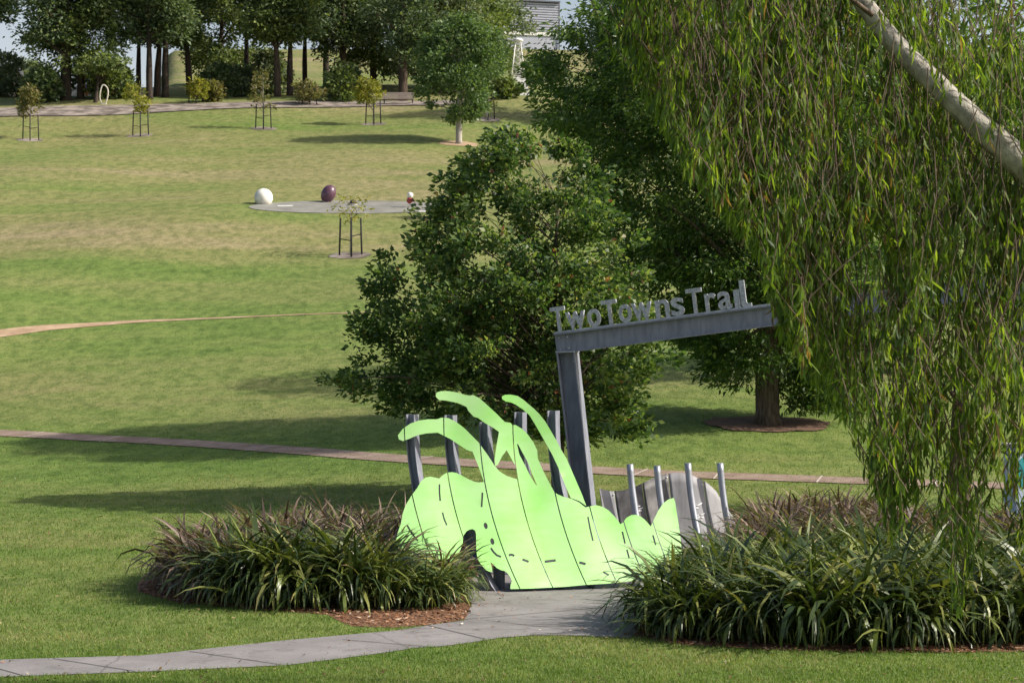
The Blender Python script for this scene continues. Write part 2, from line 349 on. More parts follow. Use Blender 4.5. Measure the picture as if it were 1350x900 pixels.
def sheet(name, poly, z, m, step=None, lift=None):
    """flat or draped area from a world polygon"""
    pts = [Vector(p) for p in poly]
    extra = []
    if step:
        xa = [p.x for p in pts]; ya = [p.y for p in pts]
        for x in np.arange(min(xa), max(xa), step):
            for y in np.arange(min(ya), max(ya), step): extra.append(Vector((x+.013, y+.017)))
    n = len(pts)
    r = delaunay_2d_cdt(pts+extra, [(i, (i+1) % n) for i in range(n)], [], 4, 1e-5)
    P = inpoly(np.array([[p.x, p.y] for p in r[0]]), poly, 1e-3)
    bm = bmesh.new()
    vs = [bm.verts.new((p.x, p.y, (h1(p.x, p.y) if step else 0.0) + z)) for p in r[0]]
    for f in r[2]:
        c = sum((Vector((r[0][i].x, r[0][i].y)) for i in f), Vector((0, 0)))/len(f)
        if inpoly(np.array([[c.x, c.y]]), poly)[0]:
            fc = bm.faces.new([vs[i] for i in f])
            fc.normal_update()
            if fc.normal.z < 0: fc.normal_flip()
    bmesh.ops.delete(bm, geom=[v for v in bm.verts if not v.link_faces], context='VERTS')
    return tag(meshobj(name, bm, m), kind='structure')
def inpoly(P, poly, eps=0):
    x, y = P[:, 0], P[:, 1]; ins = np.zeros(len(P), bool)
    q = [(p[0], p[1]) for p in poly]
    for (x1, y1), (x2, y2) in zip(q, q[1:]+q[:1]):
        c = (y1 > y) != (y2 > y)
        with np.errstate(divide='ignore', invalid='ignore'):
            ins ^= c & (x < (x2-x1)*(y-y1)/(y2-y1+1e-12)+x1)
    return ins
def smooth2(pts, n=6, closed=False):
    """Catmull-Rom through the points"""
    P = [Vector(p) for p in pts]; out = []; L = len(P)
    rng = range(L if closed else L-1)
    for i in rng:
        g = (lambda j: P[j % L]) if closed else (lambda j: P[max(0, min(L-1, j))])
        a, b, c, d = g(i-1), g(i), g(i+1), g(i+2)
        for k in range(n):
            t = k/n
            out.append(0.5*((2*b)+(c-a)*t+(2*a-5*b+4*c-d)*t*t+(3*b-a-3*c+d)*t*t*t))
    if not closed: out.append(P[-1])
    return out
def ribbon(name, centre, width, m, z=0.03, n=8, joints=0):
    C = smooth2([(p[0], p[1]) for p in centre], n)
    if not hasattr(width, '__len__'): width = [width]*len(C)
    else: width = np.interp(np.linspace(0, 1, len(C)), np.linspace(0, 1, len(width)), width)
    bm = bmesh.new(); rows = []
    for i, c in enumerate(C):
        d = (C[min(i+1, len(C)-1)]-C[max(i-1, 0)]).normalized(); s = Vector((-d.y, d.x))
        row = []
        for k in range(5):
            p = c + s*width[i]*(k/4-.5); row.append(bm.verts.new((p.x, p.y, h1(p.x, p.y)+z)))
        rows.append(row)
    for a, b in zip(rows, rows[1:]):
        for k in range(4):
            f = bm.faces.new((a[k], a[k+1], b[k+1], b[k])); f.normal_update()
            if f.normal.z < 0: f.normal_flip()
    return tag(meshobj(name, bm, m, None, True), kind='structure')

# foreground path and paved apron under the sculpture (flat ground)
path_poly = [flat(*p) for p in [(-160, 874), (0, 869.7), (189, 864), (378, 844), (450, 837.6), (524, 831), (568, 824), (612, 818)]]
path_poly += [(-.55, 28.0), (-.62, 29.2), (-.75, 30.4), (-.4, 32.0), (.4, 34.0), (1.6, 35.6), (2.6, 36.0), (2.6, 33.0), (2.4, 30.2), (2.0, 28.0), (1.7, 26.6), (1.55, 25.4)]
path_poly += [flat(*p) for p in [(830, 841), (776, 838.5), (746, 837.6), (702, 837.6), (657, 841), (628, 846), (583, 852), (548, 854), (518, 859), (450, 868), (378, 877), (189, 885.5), (0, 892.5), (-160, 899)]]
sheet('path', path_poly, 0.008, M['concrete'])
bm = bmesh.new()
def joint(a, b, w=0.018):
    a = Vector(flat(*a)); b = Vector(flat(*b)); d = (b-a).normalized(); s = Vector((-d.y, d.x))*w/2
    f = bm.faces.new([bm.verts.new((p.x, p.y, 0.0125)) for p in (a-s, b-s, b+s, a+s)]); f.normal_update()
    if f.normal.z < 0: f.normal_flip()
joint((452, 843.5), (566, 853)); joint((70, 868.5), (178, 885.5)); joint((250, 859), (372, 877)); joint((565, 825), (640, 843)); joint((612, 817), (806, 800)); joint((640, 818), (800, 836), 0.012); joint((-40, 871), (30, 891))
tag(meshobj('path_joints', bm, M['joint']), kind='structure')
# hill paths
back_px = [(-90, 568), (0, 571.5), (100, 577), (200, 582), (300, 588), (400, 595), (500, 603), (620, 611), (800, 621.5), (900, 626), (1000, 629.5), (1180, 636), (1300, 640), (1450, 645)]
back_pts = [at(*p) for p in back_px]
ribbon('path_behind', back_pts, [1.05, 1.05, 1.0, 1.05, 1.1], M['pathtan'], 0.02)
bm = bmesh.new()
for k in range(0, len(back_pts)-1):
    a, b = back_pts[k], back_pts[k+1]
    for t in (0.45,):
        c = a.lerp(b, t); d = (b-a).normalized(); s = Vector((-d.y, d.x, 0))*0.55
        q = [c-s-d*.02, c-s+d*.02, c+s+d*.02, c+s-d*.02]
        f = bm.faces.new([bm.verts.new((p.x, p.y, h1(p.x, p.y)+0.026)) for p in q]); f.normal_update()
        if f.normal.z < 0: f.normal_flip()
tag(meshobj('path_behind_joints', bm, M['jointlt']), kind='structure')
up_px = [(-80, 449), (0, 440), (60, 433), (130, 428), (190, 424), (280, 420), (380, 416), (480, 412.5), (560, 410)]
ribbon('dirt_path', [at(*p) for p in up_px], [1.3, 1.0, 0.6, 0.3, 0.16, 0.12], M['dirt'], 0.02)
# games court on the hill
pc = at(455, 273)
pad = [at(462+134*math.cos(t), 273.5+8.5*math.sin(t)) for t in np.linspace(0, 2*PI, 40, endpoint=False)]
sheet('games_court', [(p.x, p.y) for p in pad], 0.025, M['pad'], 0.7)
for a, b in (((366, 272.3), (386, 272)), ((552, 279.5), (578, 280))):
    A, B = at(*a), at(*b)
    ribbon('court_line', [A, A.lerp(B, .5), B], 0.3, M['line'], 0.035, 4)
# mulch strip below the far trees
ribbon('rocky_mulch_strip', [at(*p) for p in [(-120, 152), (0, 149), (120, 146.5), (240, 142.5), (400, 138.5), (520, 137), (640, 136)]], [6, 5, 4.4, 3.6, 3.4, 3.0], M['rocky'], 0.07, 8)

# planting beds
LBED = [(-5.35, 29.4), (-4.6, 28.2), (-3.5, 27.55), (-2.45, 27.0), (-2.05, 25.9), (-1.5, 25.75), (-0.98, 26.05), (-.62, 26.5), (-.53, 27.4), (-.55, 28.1), (-.62, 29.2), (-.75, 30.4), (-.4, 32.0), (-.2, 33.5), (-1.5, 34.2), (-3.6, 33.3), (-5.2, 31.8), (-5.6, 30.6)]
RBED = [(1.4, 25.2), (2.0, 24.35), (2.9, 23.95), (4.0, 23.75), (5.2, 23.7), (7.0, 23.9), (9.0, 25.2), (10.0, 30), (9.6, 36), (8.2, 39.6), (6.6, 38.9), (4.4, 37.6), (2.7, 36.0), (2.6, 33.0), (2.4, 30.2), (2.0, 28.0), (1.7, 26.6)]
sheet('mulch_bed_left', LBED, 0.005, M['mulch'])
sheet('mulch_bed_right', RBED, 0.005, M['mulch'], 0.7)
def ring_bed(name, c, rx, ry, z=0.018, m='mulchdk', n=26, seed=0):
    r = random.Random(seed); ph = [r.uniform(.88, 1.12) for _ in range(n)]
    return sheet(name, [(c.x+rx*ph[k]*math.cos(2*PI*k/n), c.y+ry*ph[k]*math.sin(2*PI*k/n)) for k in range(n)], z, M[m], 0.45)

# ------------------------------------------------------------------ foliage helpers
def unit(v): return v/np.maximum(np.linalg.norm(v, axis=1, keepdims=True), 1e-9)
def leaf_arrays(R, P, D, L, Wd, fold=0.25):
    n = len(P); S_ = unit(np.cross(D, R.normal(size=(n, 3)))); Nn = np.cross(S_, D)
    L = L[:, None]; Wd = Wd[:, None]
    mid = P + D*L*0.45 + Nn*Wd*fold
    V = np.stack([P, mid+S_*Wd/2, P+D*L - Nn*L*0.08, mid-S_*Wd/2], 1).reshape(-1, 3)
    return V, np.arange(n*4).reshape(n, 4)
def prof_at(rows, h):
    a = np.array(rows, float); a = a[np.argsort(a[:, 0])]
    return np.interp(h, a[:, 0], a[:, 1]), np.interp(h, a[:, 0], a[:, 2])
def px_rows(bx, by, Y, rows):
    k = Y/F; return [((by-y)*k, (l-bx)*k, (r-bx)*k) for y, l, r in rows]
def grow(R, rows, n_clump, clump_r, per, leafL, leafW, depth=0.85, shell=0.45, gap=0.0, gapf=0.5, droop=0.35, flatk=0.65, upw=0.0, sprig=0, sprig_out=.2):
    hs = np.array([r[0] for r in rows]); lo, hi = hs.min(), hs.max()
    C = []; seed = R.uniform(0, 100, 3)
    wmax = max(r[2]-r[1] for r in rows)
    while len(C) < n_clump:
        h = R.uniform(lo, hi); l, r = prof_at(rows, h)
        if R.uniform() > (r-l)/wmax: continue
        rho = R.uniform()**shell; th = R.uniform(0, 2*PI); hw = (r-l)/2
        p = np.array([(l+r)/2 + hw*rho*math.cos(th), hw*depth*rho*math.sin(th), h])
        if gap and noise.noise(Vector(p*gapf + seed)) < gap-0.5 : continue
        C.append(p)
    for _ in range(sprig):
        h = lo+(hi-lo)*R.uniform(.04, .97); l, r = prof_at(rows, h); th = R.uniform(0, 2*PI); hw = (r-l)/2; q = R.uniform(1.02, 1.0+sprig_out)
        C.append(np.array([(l+r)/2+hw*q*math.cos(th), hw*depth*q*math.sin(th), h]))
    C = np.array(C)
    P = np.repeat(C, per, 0); n = len(P)
    cr = clump_r*R.uniform(.55, 1.4, len(C)); cr[len(C)-sprig:] *= .7; crr = np.repeat(cr, per)[:, None]
    off = np.clip(R.normal(size=(n, 3)), -1.7, 1.7)*crr*np.array([1, 1, flatk])*0.5
    P = P + off
    axis = np.stack([np.zeros(n), np.zeros(n), P[:, 2]], 1)
    D = unit(off/np.maximum(crr, .01)*0.8 + unit(P-axis)*0.7 + R.normal(size=(n, 3))*0.6 + np.array([0, 0, upw-droop]))
    sz = R.uniform(.5, 1.35, n); L = leafL*sz*R.uniform(.85, 1.15, n); Wd = leafW*sz*R.uniform(.8, 1.2, n)
    V, Fq = leaf_arrays(R, P, D, L, Wd)
    base = np.repeat(np.repeat(R.uniform(-.16, .16, len(C)), per), 4)
    rnd = np.clip(np.repeat(R.beta(2, 2.2, n), 4) + base, 0, 1)
    return V, Fq, rnd, C
def limbs(R, trunk_pts, trunk_r, C, count, r0=0.25, seg=6):
    """branches from the trunk out to a choice of leaf clumps"""
    bm = bmesh.new(); tp = [Vector(p) for p in trunk_pts]
    idx = R.choice(len(C), min(count, len(C)), replace=False)
    zt = [p.z for p in tp]
    for i in idx:
        e = Vector(C[i]); hdist = math.hypot(e.x, e.y)
        z0 = min(max(e.z - hdist*R.uniform(.5, .9), zt[0]+(zt[-1]-zt[0])*0.25), zt[-1]*.98)
        j = 0
        while j < len(tp)-2 and tp[j+1].z < z0: j += 1
        t = (z0-tp[j].z)/max(tp[j+1].z-tp[j].z, .01); s = tp[j].lerp(tp[j+1], max(0, min(1, t)))
        rr = trunk_r*(1-0.75*(z0/zt[-1]))*r0*R.uniform(.7, 1.4)
        m1 = s.lerp(e, .35) + Vector((R.normal()*.05, R.normal()*.05, hdist*0.08)); m2 = s.lerp(e, .7)+Vector((R.normal()*.08, R.normal()*.08, hdist*0.07))
        add_tube(bm, [s, m1, m2, e], [rr*1.3, rr, rr*.6, rr*.2], seg, False)
    return bm
def trunk_curve(R, hgt, lean=(0, 0), wob=0.04, n=7):
    return [Vector((lean[0]*t + R.normal()*wob*hgt*.2*t, lean[1]*t + R.normal()*wob*hgt*.2*t, hgt*t)) for t in np.linspace(0, 1, n)]
def tree(name, base, rows, label, group=None, seed=0, tr=0.2, hgt=None, lean=(0, 0), bark='bark', leaf='lf_mid', n_limb=30, lr=.25, cat='tree', **g):
    R = np.random.default_rng(seed)
    root = thing(name, base, label, cat, group)
    top = max(r[0] for r in rows); hgt = hgt or top*.82
    V, Fq, rnd, C = grow(R, rows, **g)
    tp = trunk_curve(R, hgt, lean)
    bm = bmesh.new()
    rr = [tr*(1.45 if i == 0 else 1.08 if i == 1 else (1-.8*i/(len(tp)-1))) for i in range(len(tp))]
    tp2 = [tp[0]-Vector((0, 0, .12))] + [tp[0].lerp(tp[1], .18)] + tp[1:]
    rr2 = [rr[0], tr*1.1] + rr[1:]
    add_tube(bm, tp2, rr2, 12); meshobj('trunk', bm, M[bark], root, True)
    if n_limb: meshobj('branches', limbs(R, tp, tr, C, n_limb, lr), M[bark], root, True)
    arrmesh('crown', V, Fq, M[leaf], root, rnd)
    return root
def copy_tree(o, parent=None):
    c = o.copy(); COL.objects.link(c)
    if parent is not None: c.parent = parent
    for ch in o.children: copy_tree(ch, c)
    return c

# ------------------------------------------------------------------ gateway: tilted steel frame with lettering
GY0, GYAW = 32.0, rad(-14)
tilt = rad(7.3)
gu = Vector((math.cos(GYAW), math.sin(GYAW), 0))                    # along the gate, right end nearer
gd = Vector((-math.sin(GYAW), math.cos(GYAW), 0))                   # through the gate, away from the camera
au = gu*math.cos(tilt) + Vector((0, 0, 1))*math.sin(tilt)           # along the tilted beam
av = -gu*math.sin(tilt)*0.9 + Vector((0, 0, 1))*math.cos(tilt)      # up the leaning post
au.normalize(); av.normalize()
p_top = PX(748.3, 464.3, GY0)
gate = thing('gateway_sign', (p_top.x+.42, GY0, 0), 'leaning grey steel gateway carrying the raised words Two Towns Trail on its beam', 'gateway')
def local(o, root):
    o.data.transform(Matrix.Translation(-root.location)); o.parent = root; return o
k_ = p_top.z/av.z
post_foot = p_top - av*(k_+.05)
local(sweep('post', hprof(.29, .34, .02, .03), [post_foot, p_top], gu, gd, M['post']), gate)
b0 = PX(733, 453.5, GY0-.01); blen = 7.3
bup = -gu*math.sin(tilt) + Vector((0, 0, 1))*math.cos(tilt)
BH = .315
local(sweep('beam', [(b, a) for a, b in hprof(BH, .2, .02, .03)], [b0, b0+au*blen], gd, bup, M['post']), gate)
# flat bars that finish the beam edges and carry the letters
cb = bmesh.new()
def obox(bm, o, ax, s):
    vs = []
    for i in (0, 1):
        for j in (0, 1):
            for k in (0, 1): vs.append(bm.verts.new(o + ax[0]*s[0]*i + ax[1]*s[1]*(j-.5) + ax[2]*s[2]*k))
    for f in ((0, 1, 3, 2), (4, 6, 7, 5), (0, 4, 5, 1), (2, 3, 7, 6), (0, 2, 6, 4), (1, 5, 7, 3)): bm.faces.new([vs[i] for i in f])
    bmesh.ops.recalc_face_normals(bm, faces=bm.faces[:])
obox(cb, b0 + bup*(BH/2+.003), (au, gd, bup), (3.62, .11, .028))
local(meshobj('letter_rail', cb, M['galv']), gate)
cb = bmesh.new(); obox(cb, p_top - av*.0 - gu*.155, (gu, gd, av), (.31, .36, .018)); local(meshobj('cap_plate', cb, M['galv']), gate)
p2t = b0 + au*(blen-.15) - bup*(BH/2)
local(sweep('post', hprof(.29, .24, .02, .03), [p2t - av*(p2t.z/av.z+.05), p2t], gu, gd, M['post']), gate)
bm = bmesh.new(); bs = b0 + bup*0 + au*1.85
for du, dv_ in ((.07, .09), (.07, -.09), (.2, .09), (.2, -.09)):
    q = b0 + au*du + bup*dv_ - gd*.01; local(tube('bolt', [q, q-gd*.03], .016, M['galv'], None, 6), gate)
for du in (-.09, .0, .09):
    q = p_top - av*.14 + gu*du - gd*.01; local(tube('bolt', [q, q-gd*.03], .014, M['galv'], None, 6), gate)
# letters: x from..to (zoomed crop units of 1/3.375 px along the picture), height in px
chars = [('T', 90, 160, 31), ('w', 156, 250, 22.5), ('o', 254, 316, 22.5), ('T', 322, 396, 31), ('o', 396, 456, 23), ('w', 454, 551, 22.5), ('n', 560, 626, 22.5), ('s', 630, 691, 22.5), ('T', 701, 776, 31), ('r', 781, 832, 22.5), ('a', 837, 901, 22.5), ('ı', 909, 936, 22.5), ('l', 938, 985, 33)]
dg = bpy.context.evaluated_depsgraph_get()
pxm = GY0/F; rail_top = b0 + bup*(BH/2+.031)
for ch, xa, xb, hh in chars:
    if ch == 'l':                                            # tall stroke with a foot, as cast
        me = bpy.data.meshes.new('letter'); bmx = bmesh.new()
        out = [(0, 0.16), (.06, .04), (.16, 0), (1, 0), (1, .12), (.62, .12), (.52, .17), (.52, 1), (0, 1)]
        vs = [bmx.verts.new((x, y, 0)) for x, y in out]; bmx.faces.new(vs)
        ex = bmesh.ops.extrude_face_region(bmx, geom=bmx.faces[:]); bmesh.ops.translate(bmx, vec=(0, 0, 1), verts=[v for v in ex['geom'] if isinstance(v, bmesh.types.BMVert)])
        bmesh.ops.recalc_face_normals(bmx, faces=bmx.faces[:]); bmx.to_mesh(me); bmx.free()
    else:
        cu = bpy.data.curves.new('letter', 'FONT'); cu.body = ch; cu.extrude = .5; cu.offset = 0.016; cu.resolution_u = 6
        to = bpy.data.objects.new('letter', cu); COL.objects.link(to); bpy.context.view_layer.update()
        me = bpy.data.meshes.new_from_object(to.evaluated_get(bpy.context.evaluated_depsgraph_get()))
        bpy.data.objects.remove(to)
    co = np.array([v.co[:] for v in me.vertices]); mn, mx = co.min(0), co.max(0)
    co = (co-mn)/(mx-mn)
    s0 = (xa-97)/3.375*pxm/math.cos(tilt)/math.cos(GYAW)*.965; wd = (xb-xa)/3.375*pxm/math.cos(tilt)*.93; ht = hh*pxm*1.05
    for v, c in zip(me.vertices, co):
        p = rail_top + au*(s0 + c[0]*wd) + bup*(c[1]*ht) + gd*((.5-c[2])*.075)
        v.co = p - gate.location
    me.materials.clear(); me.materials.append(M['letter'])
    if ch == 'l':
        me.update()
    o = bpy.data.objects.new('letter', me); link(o, gate)

# ------------------------------------------------------------------ lime crayfish cut-out
def bow(y): return 0.0011*np.maximum(np.asarray(y, float)-555, 0)**2
def sheet_pt(px, py, back=0.0):
    Y = 30.3 + (px-720)/90*0.24 - 0.78*(max(py-545, 0)/230)**2 + 0.012*math.sin((px-bow(py))*0.066) + back
    return PX(px, py, Y)
def bow(y): return 0.0011*np.maximum(np.asarray(y, float)-555, 0)**2
OUT = [(521, 718), (524, 703), (528.5, 690), (529.5, 684), (531, 676), (535, 665), (543, 652), (550, 643), (555, 634), (561, 629), (568, 628), (579, 630.5), (585, 625), (590, 622.5), (596, 622), (602, 623), (609, 626.5), (617, 631), (625, 634.5), (631, 635.5), (638, 635),
       (632.5, 619), (623, 595), (617, 593.5), (605, 586), (594, 578.5), (577, 570), (562, 571), (550, 573.5), (540, 578), (531, 581), (526, 579), (524.5, 573.5), (531, 565), (541, 558), (552, 554), (565, 552.3), (576, 552.4), (582, 550.3), (591, 550.8), (600, 555), (611, 563), (622, 574), (631, 583), (642, 598), (651.5, 612.5), (658, 620.5), (668, 627), (677, 630), (685, 632),
       ] + [(676.6+float(bow(y)), y) for y in (631, 620, 608, 596, 584, 572, 560)] + [
       (680, 560), (689, 565.5), (695, 571.5), (703, 582.4), (708.3, 593.3), (709, 604), (713.7, 615), (720, 628), (731, 648.5),
       (735, 651), (743, 654.5), (753, 657), (763, 661.5), (772, 668.5), (777.5, 667), (786, 665.4), (794, 667.4), (802, 672), (810, 680), (818, 690.5), (821, 688.5), (826, 682), (832, 678.6), (838, 678), (844, 680), (850, 684.5), (858, 693.5), (862, 685), (868, 672.5), (874, 663.5), (881, 658), (888, 656), (890, 661), (893, 680), (896, 700), (898, 716), (901, 757), (850, 763.5), (800, 768.8), (772, 770.5), (745, 773), (700, 775.3), (673, 776),
       (673, 771), (675, 765.3), (672, 758.7), (668, 754), (665, 752), (660, 751), (654.7, 748), (650.7, 744), (646.7, 740.2), (648.5, 748), (649, 753.3), (645, 753), (641, 751), (636, 745.5), (632, 740.7), (629, 733), (628, 724), (627.7, 713), (627.7, 704), (626.7, 699), (623, 697), (619, 697.6), (615, 700), (612, 704), (610.4, 708), (610, 716), (607, 724), (602.7, 732.7), (597, 737.5), (590.7, 742), (575, 747), (556, 748), (540, 745), (528, 738), (522.5, 729)]
CLAW = [(675.4+float(bow(y)), y) for y in (560, 572, 584, 596, 608, 613)] + [
       (668, 593), (662, 601), (656.5, 612), (653, 614), (652, 606), (654.6, 587), (657.8, 569), (650, 563.5), (639.5, 557.5), (630, 550.5), (624.5, 549), (617.5, 541.5), (615, 536), (603.5, 531), (589.5, 528), (578.5, 527), (574.5, 522.5), (575.3, 517.2), (581.5, 515.3), (591, 515.3), (602, 517), (612.6, 520), (619, 521.2), (623.5, 520.5), (631.3, 524), (642, 533.4), (654.6, 545), (665.5, 556), (673, 557)]
ARM = [(752.5, 656), (748, 646), (743, 634), (736, 616), (728, 599), (719, 583), (712, 570.5), (703.5, 556), (698, 547), (689, 539.2), (680, 533.2), (673, 530), (667, 529.2), (662, 526), (661.6, 522.6), (665.5, 520.3), (673.3, 519.9), (682.6, 521.9), (690.4, 527), (698.2, 533.8), (704.4, 538.9), (711, 545.5), (719, 555.5), (727, 569), (735.5, 583.5), (739, 591), (746.7, 603.5), (756.7, 626.7), (766.7, 650), (773, 666.5), (763.5, 660)]
def slot(pts, w):
    """thin slot polygon round a polyline"""
    P = [Vector(p) for p in pts]; L_, R_ = [], []
    for i, p in enumerate(P):
        d = (P[min(i+1, len(P)-1)]-P[max(i-1, 0)]).normalized(); s = Vector((-d.y, d.x))*(w[i] if hasattr(w, '__len__') else w)*.75
        L_.append(p+s); R_.append(p-s)
    return [tuple(p) for p in L_ + R_[::-1]]
def oval(c, rx, ry, rot, n=12):
    return [(c[0]+rx*math.cos(t)*math.cos(rot)-ry*math.sin(t)*math.sin(rot), c[1]+rx*math.cos(t)*math.sin(rot)+ry*math.sin(t)*math.cos(rot)) for t in np.linspace(0, 2*PI, n, endpoint=False)]
HOLES = [slot([(579.3, 638), (579.4, 650), (580.3, 660)], 1.5), slot([(583.3, 675), (585.6, 684), (589, 692)], 1.4), slot([(536.7, 692), (543, 703), (551, 712.7)], 1.5), slot([(636, 649), (634.9, 668)], 1.5),
         slot([(682.2, 585), (687, 598), (694, 611), (700, 625), (707.3, 639)], [.8, 3.2, 3.4, 2.2, .8]), oval((640.3, 692.7), 2.5, 4.3, rad(-14)), oval((649, 713.3), 2.6, 4.4, rad(-14)),
         slot([(647, 722), (650.7, 727.3), (654.7, 731.3), (660.4, 733.6)], 1.7), slot([(670.7, 731.6), (674.3, 730.6), (678, 732.2)], 2.0), slot([(688.7, 737), (697, 740)], 2.0), slot([(718, 740), (732.6, 738.2)], 2.2), slot([(763.6, 741), (772, 743)], 2.2), slot([(795, 753.4), (802.6, 757.6)], 1.6),
         slot([(775, 681), (778, 697), (781.6, 712.4)], 1.4), slot([(820.4, 700.4), (824, 716)], 1.4), slot([(826.4, 724), (829.4, 735)], 1.4), slot([(860.6, 705), (864.4, 718)], 1.4)]
craw = thing('crayfish_sculpture', (0.4, 30.2, 0), 'bright lime green crayfish cut from curved metal sheet, standing on steel posts', 'sculpture')
def cut_mesh(outline, holes, cuts, gap=0.75):
    O = [(x-float(bow(y)), y) for x, y in outline]; Hs = [[(x-float(bow(y)), y) for x, y in h] for h in holes]
    pts = [Vector(p) for p in O]; edges = [(i, (i+1) % len(O)) for i in range(len(O))]
    for h in Hs:
        n0 = len(pts); pts += [Vector(p) for p in h]; edges += [(n0+i, n0+(i+1) % len(h)) for i in range(len(h))]
    oa = np.array(O); gx, gy = np.meshgrid(np.arange(oa[:, 0].min(), oa[:, 0].max(), 7.3), np.arange(oa[:, 1].min(), oa[:, 1].max(), 7.1))
    G = np.stack([gx.ravel(), gy.ravel()], 1); ok = inpoly(G, O)
    allb = np.array([p[:] for p in pts])
    for k in np.nonzero(ok)[0]:
        if np.min(np.hypot(*(allb-G[k]).T)) > 3: pts.append(Vector(G[k]))
    r = delaunay_2d_cdt(pts, edges, [], 0, 1e-6)
    vco = r[0]; bm = bmesh.new(); vs = [bm.verts.new((p.x, p.y, 0)) for p in vco]
    cen = np.array([[sum(vco[i].x for i in f)/3, sum(vco[i].y for i in f)/3] for f in r[2]])
    ins = inpoly(cen, O)
    for h in Hs: ins &= ~inpoly(cen, h)
    for f, o in zip(r[2], ins):
        if o: bm.faces.new([vs[i] for i in f])
    bmesh.ops.delete(bm, geom=[v for v in bm.verts if not v.link_faces], context='VERTS')
    return bm
def strip(bm0, a, b):
    bm = bm0.copy()
    for x, s in ((a, 1), (b, -1)):
        if x is None: continue
        g = bm.verts[:]+bm.edges[:]+bm.faces[:]
        bmesh.ops.bisect_plane(bm, geom=g, plane_co=(x, 0, 0), plane_no=(-s, 0, 0), clear_outer=True)
    return bm
def loose(bm):
    left = set(bm.faces); out = []
    while left:
        st = [left.pop()]; comp = list(st)
        while st:
            f = st.pop()
            for e in f.edges:
                for g in e.link_faces:
                    if g in left: left.remove(g); st.append(g); comp.append(g)
        out.append(comp)
    return out
def put_piece(faces, name, root, fn, m, thick=0.014, minarea=20):
    if sum(f.calc_area() for f in faces) < minarea: return
    bm = bmesh.new(); mp = {}
    def gv(v, back):
        k = (v, back)
        if k not in mp:
            mp[k] = bm.verts.new(fn(v.co.x+float(bow(v.co.y)), v.co.y, thick if back else 0.0) - root.location)
        return mp[k]
    ed = {}
    for f in faces:
        bm.faces.new([gv(v, 0) for v in f.verts]); bm.faces.new([gv(v, 1) for v in reversed(f.verts)])
        for e in f.edges: ed[e] = ed.get(e, 0)+1
    for e, c in ed.items():
        if c == 1: bm.faces.new([gv(e.verts[0], 0), gv(e.verts[1], 0), gv(e.verts[1], 1), gv(e.verts[0], 1)])
    bmesh.ops.recalc_face_normals(bm, faces=bm.faces[:])
    for f in bm.faces: f.smooth = len(f.verts) == 3 or True
    for e in bm.edges:
        if len(e.link_faces) == 2 and e.calc_face_angle(0) > rad(40): e.smooth = False
    return meshobj(name, bm, m, root)
body = cut_mesh(OUT, HOLES, [])
g = 0.7
CUTS = [632, 676, 722, 763.5, 803, 841.5]
lim = [None]+CUTS+[None]
for i in range(len(lim)-1):
    s = strip(body, None if lim[i] is None else lim[i]+g, None if lim[i+1] is None else lim[i+1]-g)
    for comp in loose(s):
        cy = sum(f.calc_center_median().y for f in comp)/len(comp); cx = sum(f.calc_center_median().x for f in comp)/len(comp)
        if i == 0 and cy > 605:                          # head lobe: cut twice more
            sub = bmesh.new(); mp = {}
            for f in comp: sub.faces.new([mp.setdefault(v, sub.verts.new(v.co)) if v in mp else mp.setdefault(v, sub.verts.new(v.co)) for v in f.verts])
            l2 = [None, 533, 585, None]
            for j in range(3):
                s2 = strip(sub, None if l2[j] is None else l2[j]+g, None if l2[j+1] is None else l2[j+1]-g)
                for c2 in loose(s2): put_piece(c2, 'panel', craw, sheet_pt, M['lime'])
        else:
            put_piece(comp, 'claw' if cy < 605 and i < 2 else 'panel', craw, sheet_pt, M['lime'])
arm = cut_mesh(ARM, [], [])
claw = cut_mesh(CLAW, [], [])
put_piece(list(claw.faces), 'claw', craw, sheet_pt, M['lime'])
put_piece(list(arm.faces), 'feeler', craw, lambda x, y, b: sheet_pt(x, y, b), M['lime'])
for h in HOLES[:4] + HOLES[5:]:
    bm = bmesh.new(); cx = sum(p[0] for p in h)/len(h); cy = sum(p[1] for p in h)/len(h)
    n = len(h); q = [(cx+(x-cx)*1.04, cy+(y-cy)*1.04) for x, y in h]
    fv = [bm.verts.new(sheet_pt(x, y, .006)-craw.location) for x, y in q]; bv = [bm.verts.new(sheet_pt(x, y, .03)-craw.location) for x, y in q]
    if n % 2 == 0 and n < 12:
        for k in range(n//2-1): bm.faces.new((fv[k], fv[k+1], fv[n-2-k], fv[n-1-k]))
    else: bm.faces.new(fv)
    for k in range(n): bm.faces.new((fv[k], fv[(k+1) % n], bv[(k+1) % n], bv[k]))
    bmesh.ops.recalc_face_normals(bm, faces=bm.faces[:]); meshobj('slot_inlay' if n < 12 else 'eye', bm, M['black'], craw)
# posts behind the sheet, bowed like it
pu = Vector((math.cos(rad(-26)), math.sin(rad(-26)), 0)); pd = Vector((-pu.y, pu.x, 0))
for x0, ytop in ((543.5, 546), (594, 547), (640, 556), (686, 543), (729.5, 541)):
    pts = []
    for y in np.linspace(ytop, 790, 14):
        p = sheet_pt(x0+float(bow(y)), min(y, 776), 0.24)
        if y > 776: p = Vector((p.x, p.y, CH-(y-CY)*p.y/F))
        if p.z < -.05: p.z = -.05
        pts.append(p - craw.location)
        if p.z <= -.04: break
    sweep('support_post', hprof(.14, .15, .012, .012), pts, pu, pd, M['post'], craw)
for x0, w in ((658, .14),):
    a = sheet_pt(x0, 735, .2); p0 = Vector((a.x, a.y, 0))
    sweep('brace_post', hprof(w, .1, .012, .012), [p0-craw.location, a-craw.location], pu, pd, M['post'], craw)
a = sheet_pt(612, 737, .22); b = sheet_pt(660, 735, .18)
